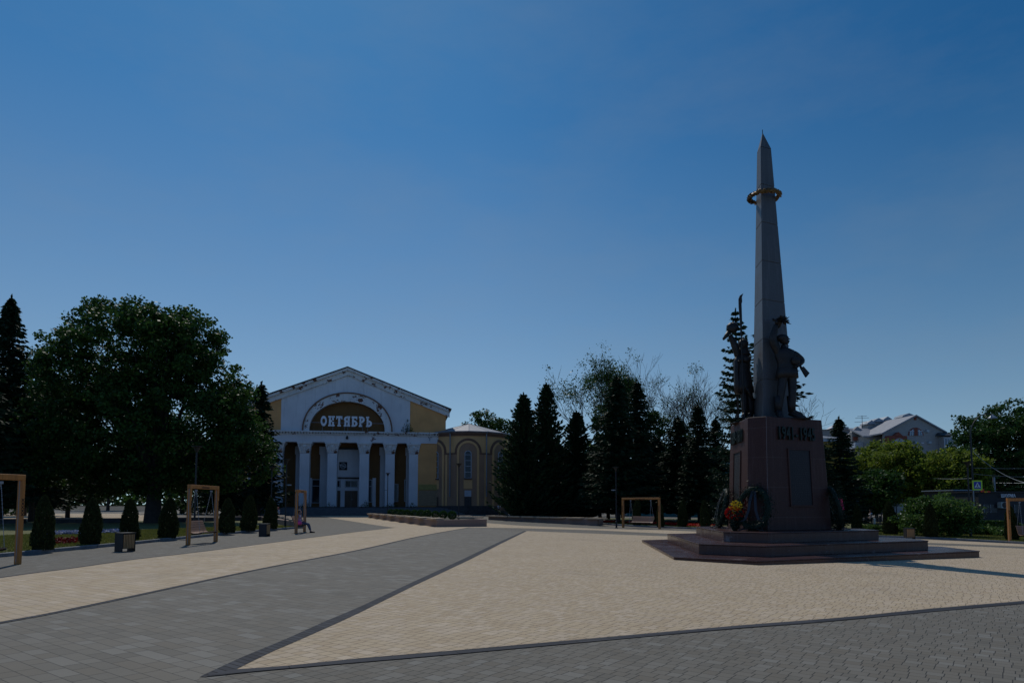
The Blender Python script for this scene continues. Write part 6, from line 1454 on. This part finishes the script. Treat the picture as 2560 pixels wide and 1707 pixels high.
for x0, y0, m_n in ((468, 770, 'red_sign'), (552, 830, 'yellow_sign'), (620, 825, 'red_sign')):
    a = QK(x0, y0+(80 if m_n == 'red_sign' and x0 < 500 else 34)); b = QK(x0+50, y0); MB().box(a[0], b[0], -.45, -.3, a[1], b[1]).build('sign_board', M[m_n], kk)
k2, LK2 = frame_at('brown_kiosk', 2380, 76, R(2), 'long brown shop pavilion with pale canopy stripe behind the rounded bush')
a = LK2.uz(2385, 1300); b = LK2.uz(2450, 1241); z_ = b[1]-LK2.o.z; MB().box(a[0], b[0], 0, 5, -.6, z_).build('wall', M['kiosk_brown'], k2); MB().box(a[0]-.2, b[0]+.1, -.4, 5.2, z_, z_+.12).build('roof_edge', M['steel'], k2)
a = LK2.uz(2385, 1271); b = LK2.uz(2449, 1263); MB().box(a[0], b[0], -.9, -.01, a[1]-LK2.o.z+.15, b[1]-LK2.o.z).build('canopy', M['pale_pan'], k2)
a = LK2.uz(2400, 1272); b = LK2.uz(2420, 1264); MB().box(a[0]-.1, b[0], -1.0, -.92, a[1]-LK2.o.z-.1, b[1]-LK2.o.z).build('pale_board', M['pale_pan'], k2)
for x, m_n in ((2418, 'yellow_sign'), (2426, 'red_sign')):
    a = LK2.uz(x, 1248); b = LK2.uz(x+5, 1242); MB().box(a[0], b[0], -.25, -.05, a[1]-LK2.o.z, b[1]-LK2.o.z).build('sign_board', M[m_n], k2)

# crossing sign, bus stop sign, street lamps, poles, wires
p = on(2436, 58); sg = empty('crossing_sign', p); tag(sg, 'blue pedestrian crossing sign with fluorescent yellow green border', 'road sign')
c_ = at(2443.2, 1212.5, 58)-p; s_ = 24.6/(F/58)/2
MB().tube([(0, .05, -.1), (0, .05, c_.z+s_)], .045, 8).build('pole', M['steel'], sg)
MB().box(c_.x-s_, c_.x+s_, -.02, .0, c_.z-s_, c_.z+s_).build('border_plate', M['sign_green'], sg)
bp = MB().box(c_.x-s_*.72, c_.x+s_*.72, -.028, -.021, c_.z-s_*.72, c_.z+s_*.72).build('blue_panel', M['sign_blue'], sg)
tr = MB().prism([(c_.x-s_*.62, c_.z-s_*.5), (c_.x+s_*.62, c_.z-s_*.5), (c_.x, c_.z+s_*.62)], -.036, -.029).build('white_triangle', M['sign_white'], bp)
pg = MB(); q = lambda a, b: (c_.x+s_*a, -.043, c_.z+s_*b)
def bar(a, b, w_): 
    A_ = Vector(q(*a)); B_ = Vector(q(*b)); d = (B_-A_).normalized(); n = Vector((d.z, 0, -d.x))*w_*s_/2; v = [A_-n, B_-n, B_+n, A_+n]; pg.add([tuple(x) for x in v]+[tuple(x+Vector((0, .006, 0))) for x in v], [(0, 1, 2, 3), (0, 4, 5, 1), (1, 5, 6, 2), (2, 6, 7, 3), (3, 7, 4, 0)])
bar((.0, .16), (-.05, -.12), .13); bar((-.05, -.1), (-.24, -.44), .09); bar((-.03, -.1), (.1, -.3), .09); bar((.1, -.3), (.22, -.44), .08); bar((0, .12), (-.2, -.04), .06); bar((.02, .12), (.16, -.06), .06); pg.ball(q(.04, .28), s_*.075, 8, 5, (1, .3, 1))
for k in (-.42, -.12, .34): bar((k, -.49), (k+.08, -.40), .07)
pg.build('walking_man', M['blackm'], tr)
p = on(2235.5, 78); bs = empty('bus_stop_sign', p); tag(bs, 'blue and white bus stop sign on a dark pole above a thuja', 'road sign')
c_ = at(2235.5, 1244.5, 78)-p; w_, hh = 5.2/(F/78), 7.4/(F/78)
MB().tube([(0, .06, -.1), (0, .06, c_.z+hh)], .04, 8).build('pole', M['black'], bs); bl_ = MB().box(-w_, w_, -.02, 0, c_.z-hh, c_.z+hh).build('blue_panel', M['sign_blue'], bs)
wp = MB().box(-w_*.72, w_*.72, -.03, -.021, c_.z-hh*.38, c_.z+hh*.5).build('white_panel', M['sign_white'], bl_); MB().box(-w_*.5, w_*.5, -.038, -.031, c_.z-.06, c_.z+.12).build('bus_pictogram', M['blackm'], wp)
def arc_lamp(px, Y, py_pole, head_px, head_py, label, base_h=0):
    p = on(px, Y); o = empty('arched_street_lamp', p); tag(o, label, 'street lamp', 'tall arched street lamps')
    zt = ztop(p, py_pole)-p.z; hd_ = at(head_px, head_py, Y)-p
    MB().tube([(0, 0, -.2), (0, 0, zt*.35)], .16, 10).build('lower_shaft', M['black'], o)
    pts = [(0, 0, zt*.35), (0, 0, zt)]; n = 12
    for k in range(1, n+1): a = PI/2*1.15*k/n; pts.append((hd_.x*(1-math.cos(a))/(1-math.cos(PI/2*1.15)), 0, zt+(hd_.z-zt)*1.12*math.sin(min(a, PI/2))+(0 if a < PI/2 else -(a-PI/2)*.6)))
    MB().tube(pts, [.10, .08]+[.055]*n, 8).build('shaft_and_arm', M['black'], o)
    e = Vector(pts[-1]); MB().lathe([(.05, .1), (.12, .0), (.42, -.28), (.44, -.36), (.05, -.37)][::-1], 18, e).build('lamp_head', M['steel'], o); return o
arc_lamp(2434.5, 70, 1090, 2481, 1040, 'tall arched street lamp at the right, before the glossy tree')
arc_lamp(2319, 92, 1178, 2286, 1163, 'smaller arched street lamp among the bright green trees')
p = on(2488, 82); up_ = empty('utility_pole', p); tag(up_, 'pale concrete utility pole above the kiosk', 'pole'); MB().tube([(0, 0, -.2), (0, 0, ztop(p, 1192)-p.z)], [.15, .12], 10).build('pole', simple('pale_concrete', (.32, .35, .38), .8), up_)
p = on(2210, 100); up2 = empty('utility_pole', p); tag(up2, 'dark wooden utility pole hidden among the bright green trees', 'pole'); MB().tube([(0, 0, -.2), (0, 0, ztop(p, 1170)-p.z)], [.14, .1], 8).build('pole', M['bark'], up2); MB().box(-.9, .9, -.06, .06, ztop(p, 1178)-p.z, ztop(p, 1175)-p.z).build('cross_arm', M['bark'], up2)
def wire(a, b, sag, label, r_=.014):
    pts = [a.lerp(b, k/24)+Vector((0, 0, -sag*4*(k/24)*(1-k/24))) for k in range(25)]; o = MB().tube(pts, r_, 4).build('overhead_wire', M['steel']); tag(o, label, 'wire', 'overhead wires at the right')
wire(at(2432, 1128, 70), at(2640, 1212, 62), 1.1, 'sagging overhead wire from the tall arched lamp to the right edge', .022)
wire(at(2434, 1169, 70), at(2640, 1168, 72), .1, 'upper level overhead wire before the glossy tree')
wire(at(2434, 1184, 70), at(2640, 1189, 70), .2, 'lower level overhead wire before the glossy tree')
wire(at(2210, 1174, 99), at(2434, 1195, 70), .5, 'overhead wire crossing the bright green trees')
wire(at(2215, 1180, 99), at(2640, 1205, 70), .6, 'lowest overhead wire across the street trees')
# shelter, car, bollards, railing
sh, LS_ = frame_at('bus_shelter', 2232, 92, R(-5), 'dark framed bus shelter with pale advertising panels behind the thujas', 'bus shelter')
def QS(x, y): u, z = LS_.uz(x, y); return u, z-LS_.o.z
a = QS(2200, 1256); b = QS(2262, 1253); MB().box(a[0], b[0], -1.3, .6, a[1], b[1]+.12).build('roof', M['black'], sh)
for x in (2202, 2222, 2240, 2259): u = QS(x, 1250)[0]; MB().box(u-.05, u+.05, -.05, .05, -.3, a[1]).build('post', M['black'], sh)
for x0, x1, y0, y1 in ((2204, 2220, 1263, 1284), (2224, 2238, 1259, 1281), (2242, 2250, 1258, 1276)): c0 = QS(x0, y1); c1 = QS(x1, y0); MB().box(c0[0], c1[0], -.03, .03, c0[1], c1[1]).build('advert_panel', M['pale_pan'], sh)
p = on(2275, 104); car = empty('parked_car', p, R(-8)); tag(car, 'white car on the road partly hidden by the rounded bush', 'car')
prof = [(-2.1, .35), (-2.12, .75), (-1.9, .92), (-1.15, 1.0), (-.55, 1.42), (.75, 1.45), (1.45, 1.02), (2.0, .95), (2.15, .7), (2.15, .35)]
b_ = MB(); b_.prism(prof[::-1][::-1] if True else prof, -.82, .82); b_.build('body', M['carwhite'], car, bevel=.04)
for y in (-.83, .83): MB().prism([(-1.0, 1.0), (1.25, 1.02), (.7, 1.38), (-.5, 1.36)], *sorted((y, y*.985))).build('side_window', M['glass'], car)
for x in (-1.35, 1.35):
    for y in (-.84, .66):
        wh = MB().lathe([(.32, 0), (.32, .18), (.05, .181)], 18).xf(Matrix.Translation((x, y+.18, .32)) @ Matrix.Rotation(PI/2, 4, 'X')).build('wheel', M['tyre'], car); MB().lathe([(.2, 0), (.2, .185), (.03, .19)], 12).xf(Matrix.Translation((x, y+.182, .32)) @ Matrix.Rotation(PI/2, 4, 'X')).build('rim', M['steel'], wh)
for y in (-.6, .6): MB().box(-2.14, -2.08, y-.15, y+.15, .62, .76).build('headlight', M['sign_white'], car)
MB().box(-1.02, -.58, -.7, .7, 1.02, 1.40, None).build('windscreen', M['glass'], car)
bo_ = None
for i, (px, Y, lab) in enumerate(((2184, 66, 'pale bollard beside the walking man'), (2192, 84, 'dark bollard at the kerb left of the shelter, first of the row'), (2199, 84, 'dark bollard at the kerb left of the shelter, second of the row'))):
    p = on(px, Y); q = MB().lathe([(.11, 0), (.11, .78), (.13, .8), (.12, .88), (.02, .9)], 14).build('bollard', M['pale_pan'] if i == 0 else M['black']); q.location = p; tag(q, lab, 'bollard', None if i == 0 else 'dark kerb bollards')
rl_ = MB(); a, b = on(2155, 74), on(2225, 74)
for k in range(30): q = a.lerp(b, k/29); rl_.tube([q+Vector((0, 0, -.1)), q+Vector((0, 0, .85))], .02 if k % 6 else .05, 5)
for z in (.25, .85): rl_.tube([a+Vector((0, 0, z)), b+Vector((0, 0, z))], .025, 5)
tag(rl_.build('railing', M['black']), 'low black railing along the footpath left of the bus stop sign', 'railing')

# far wood closing the horizon
C_ = []
for _ in range(26000):
    x = random.uniform(-330, 330); y = random.uniform(225, 250)+abs(x)*-.12; top = 9+4*math.sin(x*.05)+3*math.sin(x*.13+1)+1.5*math.sin(x*.41); C_.append((x, y, h(x, y)+top*random.random()**.7-1))
V, Fq = leaf_quads(C_, 1.7, .3, .8); tag(link('far_wood', fast_mesh('far_wood', V, Fq), M['maple']), 'distant dark wood closing the horizon behind the town', 'wood', kind='stuff')
ud = MB(); 
# dark understorey shrubs behind the park at left and in the conifer belt
for i, (px, Y, rx, hz, lab) in enumerate(((20, 96, 6, 3.2, 'dark shrub mass in the park at the far left'), (500, 100, 5, 2.8, 'dark shrub mass in the park left of the hall'), (600, 92, 4.5, 3.4, 'dark shrub mass beside the left end of the hall'))):
    p = on(px, Y); broadleaf('undergrowth', p, [(0, 0, hz*.5, rx, 1.5, hz*.5)], 0, 0, 70, 60, .3, 'maple', lab, .8, .4, 200+i, 'dark undergrowth', 'bush')

# ================================================================ PEOPLE
def person(p, rz, J, face, label, clothes, hairm='hair', s=1.0, legs='jeans'):
    o = empty('person', p, rz); tag(o, label, 'person'); J = {k: Vector(v) for k, v in J.items()}
    figure(J, 1.0, face).build('body', M['skin'], o, smooth=True)
    hd_ = J['hed']+Vector((0, 0, .07)); f_ = Vector(face).normalized()
    hb = MB(); hb.ball(hd_-f_*.022+Vector((0, 0, .045)), .108, 14, 10, (.92, .98, 1.0)); hb.build('hair', M[hairm], o, smooth=True)
    sh = MB(); top, leg = clothes
    pe, be, ch, nk = J['pel'], J['bel'], J['che'], J['nek']
    v, f = skinned([be, ch, ch.lerp(nk, .55), J['shL'], J['shL'].lerp(J['elL'], .85), J['shR'], J['shR'].lerp(J['elR'], .85), pe], [.15, .165, .09, .095, .07, .095, .07, .15], [(7, 0), (0, 1), (1, 2), (1, 3), (3, 4), (1, 5), (5, 6)])
    MB().add(v, f).build('shirt', M[top], o, smooth=True)
    v, f = skinned([pe, J['hiL'], J['knL'], J['knL'].lerp(J['anL'], .92), J['hiR'], J['knR'], J['knR'].lerp(J['anR'], .92)], [.155, .115, .08, .062, .115, .08, .062], [(0, 1), (1, 2), (2, 3), (0, 4), (4, 5), (5, 6)])
    MB().add(v, f).build('trousers', M[leg], o, smooth=True)
    for a, t in (('anL', 'toL'), ('anR', 'toR')):
        A_, T_ = J[a], J[t]; d = (T_-A_); d.z = 0; d.normalize(); MB().tube([Vector((A_.x, A_.y, T_.z+.02))-d*.06, Vector((A_.x, A_.y, T_.z+.025))+d*.02, T_+d*.02, T_+d*.08], [.045, .052, .045, .025], 8).build('shoe', M['blackm'], o)
    return o
# seated on the swing: local frame faces +x (the seat looks right)
sit = dict(pel=(.02, 0, .58), bel=(-.06, 0, .72), che=(-.10, 0, .92), nek=(-.08, 0, 1.10), hed=(-.05, 0, 1.18), shL=(-.09, .18, 1.03), elL=(.04, .24, .80), wrL=(.20, .12, .72), shR=(-.09, -.18, 1.03), elR=(.14, -.22, .90), wrR=(.06, -.12, 1.15),
           hiL=(.04, .10, .56), knL=(.48, .14, .55), anL=(.60, .16, .10), toL=(.76, .17, .04), hiR=(.04, -.10, .56), knR=(.46, -.12, .56), anR=(.66, -.14, .11), toR=(.82, -.15, .05))
mid = A3+dd3*.40; zsw = h(mid.x, mid.y); rot3 = math.atan2(dd3.y, dd3.x)-PI/2
pe1 = person((mid.x+.02, mid.y, zsw-.02), rot3, sit, (1, -.1, .05), 'person in a lilac shirt and jeans on the swing, holding a phone to the ear', ('shirt_l', 'jeans'))
bg_ = MB(); bg_.ball((0, 0, .13), .17, 12, 8, (1.2, .8, .8), .08); bg_.tube([(-.06, 0, .24), (-.04, 0, .33), (.04, 0, .33), (.06, 0, .24)], .012, 5)
bo2 = bg_.build('plastic_bag', M['pink_bag'], smooth=True); q = A3+dd3*.26; bo2.location = (q.x+.02, q.y, zsw+.46); tag(bo2, 'bright pink plastic bag on the swing seat beside the person', 'bag')
q = at(701, 1290, (PI_.y+PJ.y)/2*1.0); pp = along(PI_, PJ, 703)
sit2 = {k: (v[0], v[1], v[2]) for k, v in sit.items()}; sit2.update(wrR=(.2, -.14, .74), elR=(.1, -.24, .82), hed=(.02, 0, 1.16))
person((pp.x-.35, pp.y, zr_-.42), R(200), sit2, (1, .1, -.15), 'person in a pale blue shirt and reddish cap sitting on the planter, back turned', ('shirt_b', 'dark_cloth'), 'red_cap')
person((pp.x-1.15, pp.y+.35, zr_-.42), R(-40), sit2, (1, .1, 0), 'person in dark clothes sitting beside the one in pale blue', ('dark_cloth', 'dark_cloth'))
stand = dict(pel=(0, 0, .92), bel=(0, 0, 1.06), che=(0, 0, 1.28), nek=(0, 0, 1.45), hed=(0, -.01, 1.52), shL=(-.17, 0, 1.37), elL=(-.24, .02, 1.10), wrL=(-.22, -.08, .88), shR=(.17, 0, 1.37), elR=(.24, .02, 1.10), wrR=(.22, -.08, .88), hiL=(-.09, 0, .88), knL=(-.10, -.03, .48), anL=(-.10, .02, .09), toL=(-.11, -.13, .04), hiR=(.09, 0, .88), knR=(.10, .02, .48), anR=(.10, .08, .09), toR=(.11, -.06, .04))
person(on(1247.5, 99), R(15), stand, (.2, -1, 0), 'woman in a long white top standing beside the round wing', ('white_cloth', 'dark_cloth'))
walk = dict(stand); walk.update(knL=(-.09, -.18, .50), anL=(-.09, -.26, .12), toL=(-.09, -.42, .08), knR=(.09, .04, .48), anR=(.09, .26, .14), toR=(.09, .16, .04), elL=(-.23, .12, 1.12), wrL=(-.2, .12, .88), elR=(.23, -.08, 1.1), wrR=(.2, -.30, 1.0))
person(on(2175.5, 66), R(-80), walk, (0, -1, 0), 'man in a white shirt and dark trousers walking left behind the lawn', ('white_cloth', 'dark_cloth'))
person(on(1540, 92), R(30), stand, (0, -1, 0), 'far person in pale clothes beyond the swing, left of the lamp post foot', ('white_cloth', 'jeans'))
person(on(1551, 92), R(-20), walk, (0, -1, 0), 'far person in pink and grey beyond the swing, right of the lamp post foot', ('shirt_l', 'dark_cloth'))
